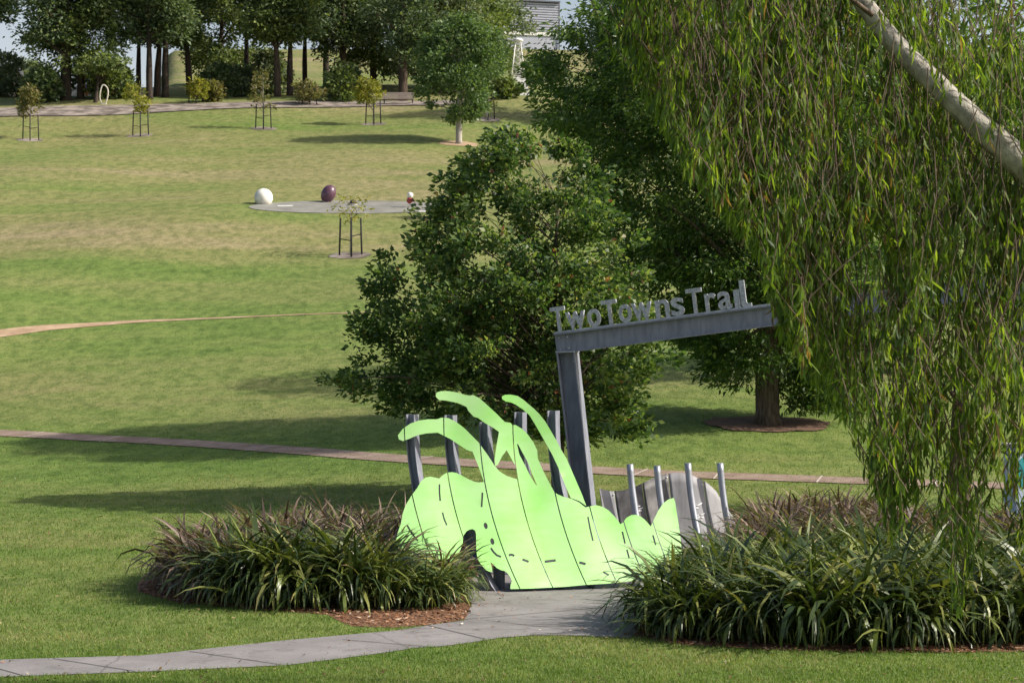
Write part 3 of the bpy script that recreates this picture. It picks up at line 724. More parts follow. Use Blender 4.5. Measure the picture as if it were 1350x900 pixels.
tube('tie_bar', [a-craw.location, b-craw.location], .03, M['tube'], craw, 10)
for q in ((612, 712), (660, 745)): pass

# ------------------------------------------------------------------ rippled steel sculpture behind it
fish = thing('rippled_steel_sculpture', (2.6, 34.0, 0), 'wavy brushed steel panels with scratched drawings on four bent round posts', 'sculpture')
def bow2(y): return 0.0008*max(y-570, 0)**2
def fpt(px, py, back=0.0):
    u = px - bow2(py)
    Y = 33.9 + 0.05*math.sin((u-806)*2*PI/76.0 + 2.2) + (px-860)/79*0.42 - 0.5*(max(py-600, 0)/150)**2 + back
    return PX(px, py, Y)
TOP = [(789.5, 643), (797, 645.5), (806, 647.2), (816, 646.5), (826, 645), (838, 641), (845, 637.5), (853, 633.5), (860, 630), (870, 625.4), (880, 624), (890, 622.9), (897, 623), (905, 624), (912, 626), (919, 629), (926, 632.5), (932, 636), (938, 641), (945, 648), (951, 659), (957, 668), (963, 676), (971, 685), (980, 696)]
tx = np.array([x-bow2(y) for x, y in TOP]); tyv = np.array([y for x, y in TOP])
fb = 738.0
for n_, (ua, ub, mk) in enumerate(((785.3, 805, 'steel'), (805, 843, 'steelshade'), (843, 878.6, 'steelshade'), (878.6, 924, 'steel'), (924, 946, 'steel'), (946, 968, 'steel'))):  # second and third panels use the steel with shade in its colour
    bm = bmesh.new(); cols = []
    us = np.linspace(ua+.3, ub-.3, 12)
    for u in us:
        yt = float(np.interp(u, tx, tyv)); col_f, col_b = [], []
        for y in np.linspace(yt, fb, 10):
            for L_, bk in ((col_f, 0), (col_b, .008)): L_.append(bm.verts.new(fpt(u+bow2(y), y, bk)-fish.location))
        cols.append((col_f, col_b))
    for (A, a), (B, b) in zip(cols, cols[1:]):
        for k in range(9):
            bm.faces.new((A[k], A[k+1], B[k+1], B[k])).smooth = True; bm.faces.new((a[k], b[k], b[k+1], a[k+1])).smooth = True
        bm.faces.new((A[0], B[0], b[0], a[0])); bm.faces.new((A[9], a[9], b[9], B[9]))
    for (A, a) in (cols[0], cols[-1]):
        for k in range(9): bm.faces.new((A[k], a[k], a[k+1], A[k+1]))
    bmesh.ops.recalc_face_normals(bm, faces=bm.faces[:])
    meshobj('panel', bm, M[mk], fish)
for x0, yt in ((829, 611.5), (864.5, 613.5), (905.5, 610), (948, 610)):
    pts = []
    for y in np.linspace(yt, 742, 14):
        p = fpt(x0+bow2(y), y, 0); Yb = 33.66 + (x0+bow2(y)-860)/79*0.42 - 0.5*(max(y-600, 0)/150)**2
        pts.append(PX(x0+bow2(y), y, Yb)-fish.location)
    tube('post', pts, .055, M['tube'], fish, 16)
Rr = random.Random(5)
def etch(cx, cy, n, w, h):
    bm = bmesh.new()
    for k in range(n):
        x, y = cx+Rr.uniform(-w, w), cy+Rr.uniform(-h, h); dx, dy = Rr.uniform(2, 6), Rr.uniform(-2.5, 1.5)
        pts = [fpt(x+dx*t, y+dy*t+math.sin(t*3)*.6, -.006)-fish.location for t in np.linspace(0, 1, 5)]
        add_tube(bm, pts, .008, 4)
    return meshobj('etched_mark', bm, M['etch'], fish)
etch(840, 669, 5, 2, 5); etch(918, 666, 6, 4, 2.5); etch(921, 682, 7, 5, 4)
for u, y in ((809, 652), (879, 629), (926, 639)):
    p = fpt(u, y, -.006)-fish.location; ball('rivet', p, .014, M['etch'], fish, 8, 6)

# ------------------------------------------------------------------ strap-leaved clumps
def clump_mesh(seed, n, hgt, spread, wid, key):
    R = np.random.default_rng(seed); SEG = 6
    V = []; Fq = []; rn = []
    for i in range(n):
        az = R.uniform(0, 2*PI); lean = abs(R.normal(0, .38))*spread+.05; Ln = hgt*R.uniform(.75, 1.25); w = wid*R.uniform(.6, 1.25)
        d = np.array([math.cos(az), math.sin(az), 0]); sd = np.array([-d[1], d[0], 0]) + R.normal(size=3)*.35; sd /= np.linalg.norm(sd)
        p = np.array([R.normal()*.12, R.normal()*.12, 0.0]); pit = lean; curl = R.uniform(.10, .40)*(0.7+spread*.5); r = np.clip(R.beta(2, 2.3), 0, 1)
        b = len(V)
        for k in range(SEG+1):
            t = k/SEG; ww = w*(0.55+1.4*t*(1-t)*1.3)*(1-t**5)
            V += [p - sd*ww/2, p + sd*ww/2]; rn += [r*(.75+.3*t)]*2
            p = p + (d*math.sin(pit)+np.array([0, 0, math.cos(pit)]))*Ln/SEG; pit += curl*(1+1.2*t)
            if p[2] < .02: p[2] = .02
        for k in range(SEG): Fq.append((b+2*k, b+2*k+1, b+2*k+3, b+2*k+2))
    return arrmesh('strap_leaves', np.array(V), Fq, M[key], None, np.clip(rn, 0, 1), smooth=True, make=False)
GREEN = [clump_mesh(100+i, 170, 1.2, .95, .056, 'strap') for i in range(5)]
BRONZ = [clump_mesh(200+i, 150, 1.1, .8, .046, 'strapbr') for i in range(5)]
def fill_bed(poly, inset_pts, spacing, seed, bronze_fn, labels, groups, keep=lambda x, y: True):
    r = random.Random(seed); pts = []
    xa = [p[0] for p in poly]; ya = [p[1] for p in poly]; tries = 0
    while tries < 9000:
        tries += 1
        x, y = r.uniform(min(xa), max(xa)), r.uniform(min(ya), max(ya))
        if not inpoly(np.array([[x, y]]), inset_pts)[0] or not keep(x, y): continue
        if all((x-a)**2+(y-b)**2 > spacing**2 for a, b in pts): pts.append((x, y))
    for x, y in pts:
        br = bronze_fn(x, y) + r.uniform(-.22, .22) > .5
        me = r.choice(BRONZ if br else GREEN)
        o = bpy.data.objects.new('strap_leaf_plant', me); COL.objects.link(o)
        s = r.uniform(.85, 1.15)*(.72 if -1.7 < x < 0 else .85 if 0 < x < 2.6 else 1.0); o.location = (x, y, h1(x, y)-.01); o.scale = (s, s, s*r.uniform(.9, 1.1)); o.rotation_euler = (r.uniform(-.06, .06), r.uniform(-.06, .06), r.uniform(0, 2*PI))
        tag(o, labels[br], 'plant', groups[br])
LIN = [(-4.7, 29.6), (-4.15, 28.6), (-3.3, 28.0), (-2.3, 27.75), (-1.3, 27.5), (-.9, 27.6), (-.85, 28.3), (-1.05, 29.2), (-1.3, 30.0), (-1.0, 32.2), (-.9, 33.3), (-1.6, 33.7), (-3.4, 32.8), (-4.7, 31.5), (-4.9, 30.6)]
fill_bed(LBED, LIN, .34, 11, lambda x, y: (y-28.05)/2.0 + (0.05 if x < -3 else 0), {False: 'dark green strap-leaved clump in the front rows of the left bed', True: 'purple-brown strap-leaved clump in the back rows of the left bed'}, {False: 'green clumps of the left bed', True: 'bronzed clumps of the left bed'})
RIN = [(1.75, 25.55), (2.2, 24.85), (3.0, 24.5), (4.0, 24.3), (5.2, 24.25), (7.0, 24.5), (8.6, 25.8), (9.5, 30), (9.2, 35), (7.9, 37.6), (6.4, 37.4), (4.7, 36.5), (4.3, 35.2), (4.1, 33.0), (3.4, 31.0), (2.85, 29.6), (2.45, 27.8), (1.95, 26.5)]
fill_bed(RBED, RIN, .41, 12, lambda x, y: (y-27.2)/5.0 + .14*math.sin(x*2.1), {False: 'dark green strap-leaved clump in the front rows of the right bed', True: 'purple-brown strap-leaved clump in the back rows of the right bed'}, {False: 'green clumps of the right bed', True: 'bronzed clumps of the right bed'},
         lambda x, y: not (y > 33.5 and x > 6.6) and not (x > 5.1 and x < 5.9 and y < 24.6))

# ------------------------------------------------------------------ painted cabinet and thin stake at the right
cabn = thing('painted_cabinet', (8.36, 33.2, 0), 'pale blue cabinet painted with teal shapes, half hidden by hanging leaves', 'cabinet', rz=rad(8))
box('housing', (0, 0, .95), (.62, .5, 1.9), M['paleblue'], cabn, bev=.02)
box('lid', (0, 0, 1.925), (.68, .56, .05), M['greywall'], cabn, bev=.01)
for c, s in (((-.14, -.256, 1.5), (.3, .012, .5)), ((.1, -.256, 1.05), (.24, .012, .3)), ((-.2, -.256, .75), (.14, .012, .36))):
    bm = bmesh.new(); bmesh.ops.create_cone(bm, cap_ends=True, segments=14, radius1=.5, radius2=.5, depth=1)
    bmesh.ops.transform(bm, matrix=Matrix.Translation(c) @ Matrix.Diagonal((s[0], s[1], s[2], 1)) @ Matrix.Rotation(PI/2, 4, 'X'), verts=bm.verts); meshobj('painted_shape', bm, M['teal'], cabn)
g0 = gp(1181, 36.0)
stk = thing('thin_pole', g0, 'thin dark pole standing in the bronzed clumps under the weeping branches', 'pole')
tube('shaft', [(0, 0, -.1), (0.0, 0, 1.2), (-.03, 0, 2.9)], .022, M['black'], stk, 8); ball('cap', (-.03, 0, 2.91), .03, M['black'], stk, 10, 8)

# ------------------------------------------------------------------ trees of the middle ground
c0 = gp(735, 44.0)
CY0 = CY-(c0.z-CH)*F/c0.y
tree('glossy_leaved_tree', c0, px_rows(735, CY0, 44.0, [(588, 790, 830), (568, 740, 846), (550, 590, 842), (530, 480, 838), (505, 452, 850), (470, 470, 862), (430, 480, 852), (380, 502, 846), (340, 524, 836), (300, 548, 822), (260, 584, 808), (225, 606, 798), (198, 624, 782), (178, 655, 748), (166, 682, 716)]),
     'rounded glossy dark green tree with reddish tips right behind the gateway', None, 3, .13, bark='bark', leaf='lf_mid', n_limb=190, lr=.22,
     n_clump=640, clump_r=.37, per=72, leafL=.135, leafW=.075, depth=.85, shell=.45, gap=.47, gapf=.9, droop=.1, upw=.15, sprig=90, sprig_out=.13, flatk=.6)
t2 = gp(1012, 56.0)
tree('spreading_ash_tree', t2, px_rows(1012, 560, 56.0, [(535, 1030, 1110), (515, 985, 1120), (480, 915, 1130), (430, 880, 1150), (380, 815, 1165), (320, 790, 1180), (250, 772, 1190), (190, 755, 1190), (150, 715, 1190), (110, 696, 1185), (70, 712, 1180), (30, 768, 1170), (-20, 815, 1150), (-70, 870, 1100), (-100, 920, 1050)]),
     'large dense dark green tree with thick brown trunk in a mulch ring', None, 7, .30, bark='bark', leaf='lf_ash', n_limb=60, lr=.3,
     n_clump=1300, clump_r=.62, per=120, leafL=.17, leafW=.062, depth=.8, shell=.4, gap=.32, gapf=.6, droop=.5, sprig=90, sprig_out=.12, flatk=.5)
ring_bed('mulch_ring', t2 + Vector((.05, 0, 0)), 1.75, 1.35, .03, 'mulchdk', seed=3)
t3 = gp(1190, 66.0)
tree('bushy_green_tree', t3, px_rows(1190, 520, 66.0, [(470, 1120, 1260), (420, 1070, 1330), (330, 1050, 1380), (230, 1040, 1400), (120, 1060, 1400), (20, 1060, 1390), (-60, 1100, 1340), (-110, 1150, 1260)]),
     'bushy mid-green tree on the slope behind the weeping branches', None, 9, .24, leaf='lf_ash', n_limb=30,
     n_clump=420, clump_r=.75, per=44, leafL=.24, leafW=.11, depth=.8, shell=.4, gap=.25, droop=.3)
t4 = gp(1262, 40.5)
tree('dark_trunked_tree', t4, px_rows(1262, 688, 40.5, [(500, 1190, 1340), (450, 1150, 1400), (380, 1140, 1430), (300, 1150, 1440), (220, 1160, 1430), (140, 1180, 1400), (80, 1230, 1350)]),
     'tree with leaning dark rough trunk rising from the right bed', None, 10, .20, lean=(.25, 0), bark='barkdk', leaf='lf_ash', n_limb=30,
     n_clump=260, clump_r=.5, per=40, leafL=.17, leafW=.07, depth=.8, shell=.45, gap=.32, droop=.5)
tl = gp(605, 138.0)
tree('lollipop_tree', tl, px_rows(605, 184, 138, [(152, 590, 622), (140, 570, 636), (122, 556, 650), (95, 550, 658), (65, 552, 662), (45, 562, 656), (28, 584, 636), (18, 603, 620)]),
     'tidy oval green tree on a slim pale trunk standing alone on the slope', None, 12, .2, hgt=7.4, bark='palebark', leaf='lf_lolly', n_limb=26,
     n_clump=300, clump_r=.6, per=62, leafL=.24, leafW=.13, depth=.95, shell=.42, gap=.22, droop=.1)
ring_bed('mulch_ring', tl, 1.4, 1.3, .02, 'dirt', seed=4)
ts = gp(602, 104.0)
tree('young_round_tree', ts, px_rows(602, 243, 104, [(214, 594, 610), (205, 589, 616), (196, 590, 614), (187, 596, 608)]),
     'small round-headed young tree below the tall oval one', None, 13, .05, hgt=2.0, bark='palebark', leaf='lf_lolly', n_limb=0,
     n_clump=30, clump_r=.25, per=18, leafL=.2, leafW=.12, depth=1, shell=.5)

# ------------------------------------------------------------------ weeping gum, right foreground
R = np.random.default_rng(21)
weep = thing('weeping_gum_tree', (10.6, 18.6, 0), 'weeping gum with pale slanting limb and long hanging yellow-green leaves', 'tree')
wl = weep.location
limb_px = [(1960, 1010), (1830, 760), (1640, 480), (1480, 330), (1350, 218), (1290, 165), (1235, 112), (1180, 58), (1135, 0), (1095, -60), (1040, -160), (960, -250)]
lp = smooth2([PX(x, y, 18.6+.15*math.sin(i)) for i, (x, y) in enumerate(limb_px)], 5)
lr_ = np.interp(np.linspace(0, 1, len(lp)), [0, .05, .3, .5, .7, .85, 1], [.34, .23, .15, .105, .088, .07, .04])
tube('trunk', [p-wl for p in lp], list(lr_), M['gum'], weep, 14)
bm = bmesh.new()
def wlimb(pts, r0, r1):
    P = smooth2(pts, 5); add_tube(bm, [p-wl for p in P], list(np.linspace(r0, r1, len(P))), 7, False)
HL = [[PX(1150, 20, 18.6), PX(1060, -40, 18.2), PX(960, -50, 17.9), PX(880, 0, 17.7)],  
      [PX(1480, 330, 18.6), PX(1400, 330, 19.2), PX(1320, 370, 19.6), PX(1250, 440, 19.8)], [PX(1095, -60, 18.6), PX(1010, -120, 19.2), PX(930, -80, 19.6), PX(880, 20, 19.8)], [PX(1350, 218, 18.6), PX(1380, 100, 19), PX(1330, 0, 19.3), PX(1260, -60, 19.5)]]
for l in HL: wlimb(l, .024, .005)
meshobj('branches', bm, M['twig'], weep, True)
bx_ = [830, 850, 880, 905, 940, 980, 1012, 1030, 1058, 1085, 1120, 1150, 1175, 1200, 1225, 1240, 1262, 1285, 1300, 1325, 1350, 1400, 1500, 1700]
by_ = [60, 115, 165, 215, 255, 300, 330, 430, 470, 520, 545, 600, 700, 690, 560, 690, 800, 700, 580, 640, 720, 760, 780, 600]
PV, PF, PR = [], [], []; tb = bmesh.new()
LP, LD, LL, LW, LR = [], [], [], [], []
n_str = 0
while n_str < 1180:
    # a hanging spray: a few strands that share a twig
    x0 = R.uniform(835, 1560)
    if x0 < 1010 and R.uniform() > .55: continue
    bot = np.interp(x0, bx_, by_)
    ye0 = bot - abs(R.normal())*16 if R.uniform() < .2 else R.uniform(-70 if x0 < 1250 else 90, bot)
    if ye0 > 470 and R.uniform() < np.interp(ye0, [450, 640], [.0, .66]): continue
    nz = noise.noise(Vector((x0*.011, ye0*.008, 3.1)))
    if nz < -0.16 and R.uniform() < .9: continue
    Y = min(max(18.7 + R.normal()*0.8, 16.9), 20.6)
    ly = np.interp(x0, [1060, 1095, 1135, 1180, 1235, 1290, 1350, 1480], [-120, -60, 0, 58, 112, 165, 218, 330])
    if x0 > 1060 and ye0-170 < ly < ye0+30 and R.uniform() < .8: Y = 18.9+abs(R.normal())*.6
    n_str += 1
    tone0 = R.uniform(-.2, .2) + .25*noise.noise(Vector((x0*.02, ye0*.012, 9.)))
    for _s in range(R.integers(2, 5)):
        x = x0 + R.normal()*15; ye = min(ye0 + R.normal()*26, np.interp(x, bx_, by_)); ln = R.uniform(40, 125); Ys = Y+R.normal()*.08
        sway = R.normal()*22; a = PX(x0-sway, ye-ln, Ys); e = PX(x, ye, Ys)
        n = max(int(ln/8.5), 6); tone = tone0+R.uniform(-.08, .08); prev = []
        for k in range(n+1):
            t = k/n; p = a.lerp(e, t) + Vector((math.sin(t*3+x)*.03, R.normal()*.012, 0)); prev.append(p)
            if k and R.uniform() < .55+.45*t:
                for _ in range(R.integers(1, 4)):
                    az = R.uniform(0, 2*PI); sp = abs(R.normal(0, .42))
                    LP.append(p[:]); LD.append((math.cos(az)*math.sin(sp), math.sin(az)*math.sin(sp), -math.cos(sp)))
                    LL.append(R.uniform(.09, .19)); LW.append(R.uniform(.015, .028)); LR.append(min(1, max(0, R.beta(2, 2)+tone)))
        add_tube(tb, [p-wl for p in prev[::3]+[prev[-1]]], .0045, 3, False)
    # the bare brown twig above the spray
    if R.uniform() < .5:
        q = PX(x0-R.normal()*40, ye0-R.uniform(150, 260), Y); add_tube(tb, [q-wl, q.lerp(PX(x0, ye0-90, Y), .5)+Vector((R.normal()*.03, 0, 0))-wl, PX(x0, ye0-90, Y)-wl], .006, 4, False)
meshobj('twigs', tb, M['twig'], weep)
LP = np.array(LP); LD = unit(np.array(LD)); LL = np.array(LL)[:, None]; LW = np.array(LW)[:, None]; n = len(LP)
Sd = unit(np.cross(LD, R.normal(size=(n, 3)))); Nn = np.cross(Sd, LD); cv = R.normal(0, .12, (n, 1))
m1 = LP + LD*LL*.3 + Nn*cv*LL*.5; m2 = LP + LD*LL*.65 + Nn*cv*LL*.8; tip = LP + LD*LL
V = np.stack([LP, m1-Sd*LW/2, m1+Sd*LW/2, m2-Sd*LW*.42, m2+Sd*LW*.42, tip], 1) - np.array(wl[:])
base = (np.arange(n)*6)[:, None]
Fq = np.concatenate([base+np.array([[0, 2, 1, 1]]), base+np.array([[1, 2, 4, 3]]), base+np.array([[3, 4, 5, 5]])])
# triangles only, so no degenerate quads
T = np.concatenate([base+np.array([[0, 2, 1]]), base+np.array([[1, 2, 4]]), base+np.array([[1, 4, 3]]), base+np.array([[3, 4, 5]])])
arrmesh('leaves', V.reshape(-1, 3), T, M['lf_weep'], weep, np.repeat(np.array(LR), 6), smooth=True)

# ------------------------------------------------------------------ staked saplings
def sapling(px, py, Y, label, crown_px, leaf, n_clump, per, leafL, spread=0.55, sh=1.75, seed=0, mulch=True, clr=.3, rot=0.0):
    g = gp(px, Y) if Y else at(px, py)
    R = np.random.default_rng(seed)
    t = thing('staked_sapling', g, label, 'sapling', 'staked saplings on the hill')
    k = g.y/F
    for j, (dx, dy) in enumerate(((-spread, .1), (.08, -.42), (spread, .15))):
        c, s_ = math.cos(rot), math.sin(rot)
        tube('stake', [(dx*c, dy, -.1), (dx*.9*c, dy*.9, sh)], .045, M['stake'], t, 6)
        z1 = sh*R.uniform(.38, .58)
        tube('tie', [(dx*.97*c, dy, z1), (0.02, 0, z1-.1)], .022, M['tie'], t, 5)
    rows = [((g.y and (CH-(y-CY)*g.y/F)-g.z), (l-px)*k, (r-px)*k) for y, l, r in crown_px]
    V, Fq, rnd, C = grow(R, rows, n_clump, clr, per, leafL, leafL*.45, depth=.9, shell=.6, droop=.2)
    top = max(r[0] for r in rows)
    bm = bmesh.new(); tp = trunk_curve(R, top*.85, (0, 0), .03, 6)
    add_tube(bm, [tp[0]-Vector((0, 0, .1))]+tp[1:], [.035, .03, .026, .02, .014, .008], 7)
    meshobj('trunk', bm, M['palebark'], t, True)
    meshobj('branches', limbs(R, tp, .035, C, min(16, n_clump), .45, 5), M['twig'], t, True)
    arrmesh('crown', V, Fq, M[leaf], t, rnd)
    if mulch: ring_bed('mulch_ring', g, .95, .8, .02, 'rocky', 16, seed)
    return t
sapling(40, 185, None, 'staked sapling with a soft grey-green crown, leftmost on the hill', [(152, 30, 50), (140, 24, 54), (128, 26, 53), (114, 34, 46)], 'lf_olive', 46, 22, .24, seed=31)
sapling(185, 179, None, 'staked sapling with a lopsided olive-yellow crown', [(148, 178, 197), (138, 172, 202), (126, 166, 196), (116, 166, 188), (108, 170, 184)], 'lf_yel', 50, 16, .22, seed=32)
sapling(347, 170, None, 'staked sapling with a narrow twiggy grey-brown crown', [(142, 334, 360), (130, 331, 359), (115, 330, 356), (100, 334, 354), (90, 340, 350)], 'lf_olive', 40, 16, .2, seed=33)
sapling(492, 164, None, 'staked sapling with a rounded bright yellow-green crown', [(136, 478, 500), (128, 468, 504), (116, 464, 504), (106, 472, 498)], 'lf_yel', 70, 20, .24, seed=34)
sapling(462, 337, None, 'staked sapling with almost bare branches below the games court', [(292, 446, 480), (284, 432, 492), (274, 428, 496), (264, 440, 484), (256, 444, 476)], 'lf_yel', 26, 9, .17, seed=35, spread=.52, clr=.26)
sapling(642, 158, None, 'staked sapling with a thin sparse crown right of the oval tree', [(140, 630, 654), (128, 632, 656), (118, 638, 650)], 'lf_olive', 14, 10, .2, seed=36)
sapling(258, 137, None, 'staked sapling with a small orange-green crown at the mulch strip', [(128, 248, 270), (115, 246, 274), (104, 250, 268)], 'lf_yel', 46, 16, .26, seed=37, mulch=False)
sapling(408, 139, None, 'staked sapling with a broad brownish crown at the mulch strip', [(130, 392, 426), (118, 388, 428), (108, 392, 420)], 'lf_olive', 56, 18, .28, seed=38, mulch=False)

# ------------------------------------------------------------------ giant balls on the games court
p = at(347.5, 269); wb = thing('giant_ball', p, 'giant chalky white ball resting on the games court', 'ball sculpture')
ball('shell', (0, 0, .32), .49, M['chalk'], wb)
bm = bmesh.new()
for a_ in (0, 1.1, 2.2): 
    add_tube(bm, [Vector((0, 0, .32)) + Matrix.Rotation(a_, 3, 'Z') @ Vector((.493*math.cos(t), 0, .493*math.sin(t))) for t in np.linspace(.1, PI-.1, 20)], .008, 4, False)
meshobj('seam', bm, M['greywall'], wb)
p = at(433, 267); rb = thing('giant_football', p, 'giant maroon oval football standing tilted on its end', 'ball sculpture')
tl_ = Matrix.Rotation(rad(27), 3, 'Y')
ball('shell', (0, 0, .46), .385, M['maroon'], rb, sc=(1, 1, 1.3), tilt=tl_)
box('foot', (-.12, 0, .03), (.3, .3, .08), M['greywall'], rb, bev=.01)
p = at(465.5, 271); db = thing('dark_half_ball', p, 'dark brown half-sunk ball behind the nearly bare sapling', 'ball sculpture')
ball('shell', (0, 0, .1), .2, M['dark'], db, 20, 14); tube('collar', [(0, 0, -.02), (0, 0, .06)], .24, M['greywall'], db, 18)
p = at(540, 274); st = thing('stacked_ball_post', p, 'white ball stacked on a red ball on a thin stem', 'ball sculpture')
tube('stem', [(0, 0, -.05), (0, 0, .3)], .03, M['greywall'], st, 8)
ball('lower_ball', (0, 0, .38), .165, M['red'], st, 20, 14); ball('upper_ball', (.03, 0, .66), .165, M['white'], st, 20, 14)

# ------------------------------------------------------------------ far tree belt
def far_tree(seed, top, cb, w, leaf, bark, tr, n_clump=185, per=80, lean=0.0, gap=.54, lf=.34):
    R = np.random.default_rng(seed)
    hs = np.linspace(cb, top, 8); rows = []
    for i, h in enumerate(hs):
        t = i/7; s = (math.sin(PI*min(1, .22+t*.78))**.7)*w/2
        rows.append((h, -s*R.uniform(.75, 1.2)+lean*t, s*R.uniform(.75, 1.2)+lean*t))
    return tree('belt_tree', (0, 0, -300), rows, 'x', 'tall trees along the hilltop', seed, tr, lean=(lean, 0), bark=bark, leaf=leaf, n_limb=34, lr=.32,
                n_clump=n_clump, clump_r=1.15, per=per, leafL=lf, leafW=lf*.5, depth=.9, shell=.5, gap=gap, gapf=.32, droop=.25)
PROTO = [far_tree(301, 16, 2.9, 7.0, 'lf_pine', 'barkdk', .36), far_tree(302, 17, 5.2, 7.0, 'lf_pine', 'barkred', .25), far_tree(303, 15, 4.6, 6.5, 'lf_pine2', 'barkdk', .26, lean=.5),
         far_tree(304, 14, 1.5, 8.5, 'lf_pine2', 'barkdk', .27), far_tree(305, 17, 6.0, 5.6, 'lf_pine', 'barkred', .2, 150), far_tree(306, 13, .9, 8.0, 'lf_grey', 'barkdk', .27)]
used = set()
def put_far(v, px, Y, label, s=1.0, rz=0.0):
    o = PROTO[v] if v not in used else copy_tree(PROTO[v]); used.add(v)
    g = gp(px, Y); o.location = (g.x, g.y, g.z-.05); o.scale = (s, s, s); o.rotation_euler = (0, 0, rz); o['label'] = label
BELT = [(4, -14, 166, 'slim tall tree cut by the left edge of the frame', 1.0, .4), (0, 87, 160, 'broad dark tree with the thickest flared trunk, left of a close pair', 1.05, 0), (3, 106, 161, 'broad mid-green tree beside the thickest trunk, right of a close pair', .95, 2.0),
        (4, 183, 172, 'slim dark tree with a bare trunk against the sky gap', 1.0, .8), (1, 197, 161, 'tall tree with leaning trunk at the front of the three-trunk cluster', .95, 2.6), (2, 207, 166, 'dark tree in the middle of the three-trunk cluster', 1.0, 1.0), (1, 218, 164, 'red-barked tree on the right of the three-trunk cluster', 1.05, 4.0),
        (2, 250, 170, 'dark tree standing alone before the sunlit green rise', .95, 3.1), (3, 292, 185, 'wide olive tree behind the round shrubs', 1.05, 5.0), (4, 325, 178, 'slim dark tree rising behind the round shrubs', 1.05, 2.2), (2, 366, 165, 'tree with a straight trunk, left of the pair before the yellow slope', 1.0, 4.4), (1, 382, 166, 'tree with a straight trunk, right of the pair before the yellow slope', .92, 5.2),
        (4, 402, 174, 'thin-trunked tree just right of the yellow slope pair', 1.0, .2), (0, 452, 172, 'dark spreading tree behind the yellow-green sapling', .9, 1.4), (3, 492, 176, 'olive tree behind the left end of the bench', 1.0, .6), (0, 531, 163, 'dark heavy-trunked tree directly behind the bench', .95, 3.7), (5, 576, 172, 'grey-green tree just left of the oval tree', 1.1, 0),
        (3, 628, 178, 'sunny olive tree overtopping the oval tree', 1.05, 3.9), (5, 640, 192, 'grey-green tree just left of the corrugated building', .95, 2.3), (0, 830, 150, 'dark tree top to the right of the corrugated building', .9, 1.1), (5, 14, 215, 'pale distant tree at far left behind the belt', .9, 1.2), (1, 430, 188, 'dark tree at the back of the belt, above the brownish sapling', 1.05, 3.3)]
for a in BELT: put_far(*a)

def shrub(px, Y, w, hgt, label, leaf, seed, name='round_shrub', n=90, per=34):
    g = gp(px, Y); R = np.random.default_rng(seed)
    t = thing(name, g, label, 'shrub', 'shrubs below the hilltop trees')
    rows = [(.15, -w*.36, w*.36), (hgt*.3, -w*.5, w*.5), (hgt*.6, -w*.48, w*.48), (hgt*.85, -w*.32, w*.32), (hgt, -w*.12, w*.12)]
    V, Fq, rnd, C = grow(R, rows, n, .5, per, .34, .2, depth=.9, shell=.4, gap=.2, gapf=.6, droop=.1)
    bm = limbs(R, [Vector((0, 0, -.1)), Vector((0, 0, hgt*.3)), Vector((0, 0, hgt*.6))], .1, C, 14, .5)
    meshobj('stems', bm, M['barkdk'], t, True); arrmesh('foliage', V, Fq, M[leaf], t, rnd)
shrub(289, 166, 3.0, 2.6, 'round dark green shrub, left of the two below the hilltop trees', 'lf_pine', 61)
shrub(322, 167, 2.6, 2.3, 'round lighter green shrub, right of the two below the hilltop trees', 'lf_grey', 62)
shrub(353, 169, 3.4, 3.6, 'tall rounded grey-green bush above the narrow sapling', 'lf_grey', 63)
shrub(456, 165, 3.0, 2.4, 'low dark bush behind the yellow-green sapling', 'lf_pine', 64)
shrub(450, 161, 1.8, 3.0, 'upright olive bush between the two mulch strip saplings', 'lf_pine2', 65, n=50)
shrub(148, 161, 3.6, 2.6, 'spreading dark bush right beside the white ring', 'lf_pine2', 66)
shrub(56, 159, 2.6, 2.6, 'dark bush left of the thickest trunk', 'lf_pine', 67)
shrub(8, 168, 3.6, 3.6, 'grey-green bush at the far left edge', 'lf_grey', 68)
shrub(279, 160, 1.1, 1.5, 'thin pale bush beside the orange-green sapling', 'lf_olive', 69, n=34)
shrub(668, 160, 2.0, 1.6, 'small olive bush at the foot of the lattice tower', 'lf_pine2', 70, n=50)
shrub(716, 200, 4.6, 2.6, 'dark rounded bush in front of the corrugated building', 'lf_grey', 71, n=120)

# small twisted tree with the white ring
tw = gp(126, 158)
tree('twisted_tree', tw, [(2.2, -1.4, 1.3), (2.6, -1.6, 2.4), (3.2, -1.3, 2.6), (3.7, -.6, 1.4)], 'small twisted tree with a reddish forked trunk beside the white ring', None, 77, .16, hgt=2.6, lean=(.3, 0), bark='barkred', leaf='lf_pine2', n_limb=12, lr=.6,
     n_clump=60, clump_r=.45, per=24, leafL=.3, leafW=.18, depth=.8, shell=.6, flatk=.4)
rg = gp(137, 157)
ring = thing('white_ring', rg, 'tall pale oval ring standing upright beside the twisted tree', 'sculpture')
bm = bmesh.new(); add_tube(bm, [Vector((.31*math.cos(t)+.03*math.sin(3*t), .03*math.sin(2*t), .74+.74*math.sin(t))) for t in np.linspace(-PI/2, 1.5*PI, 33)], .055, 8, False); meshobj('hoop', bm, M['ringwood'], ring, True)
box('foot', (0, 0, .0), (.4, .3, .1), M['ringwood'], ring, bev=.01)
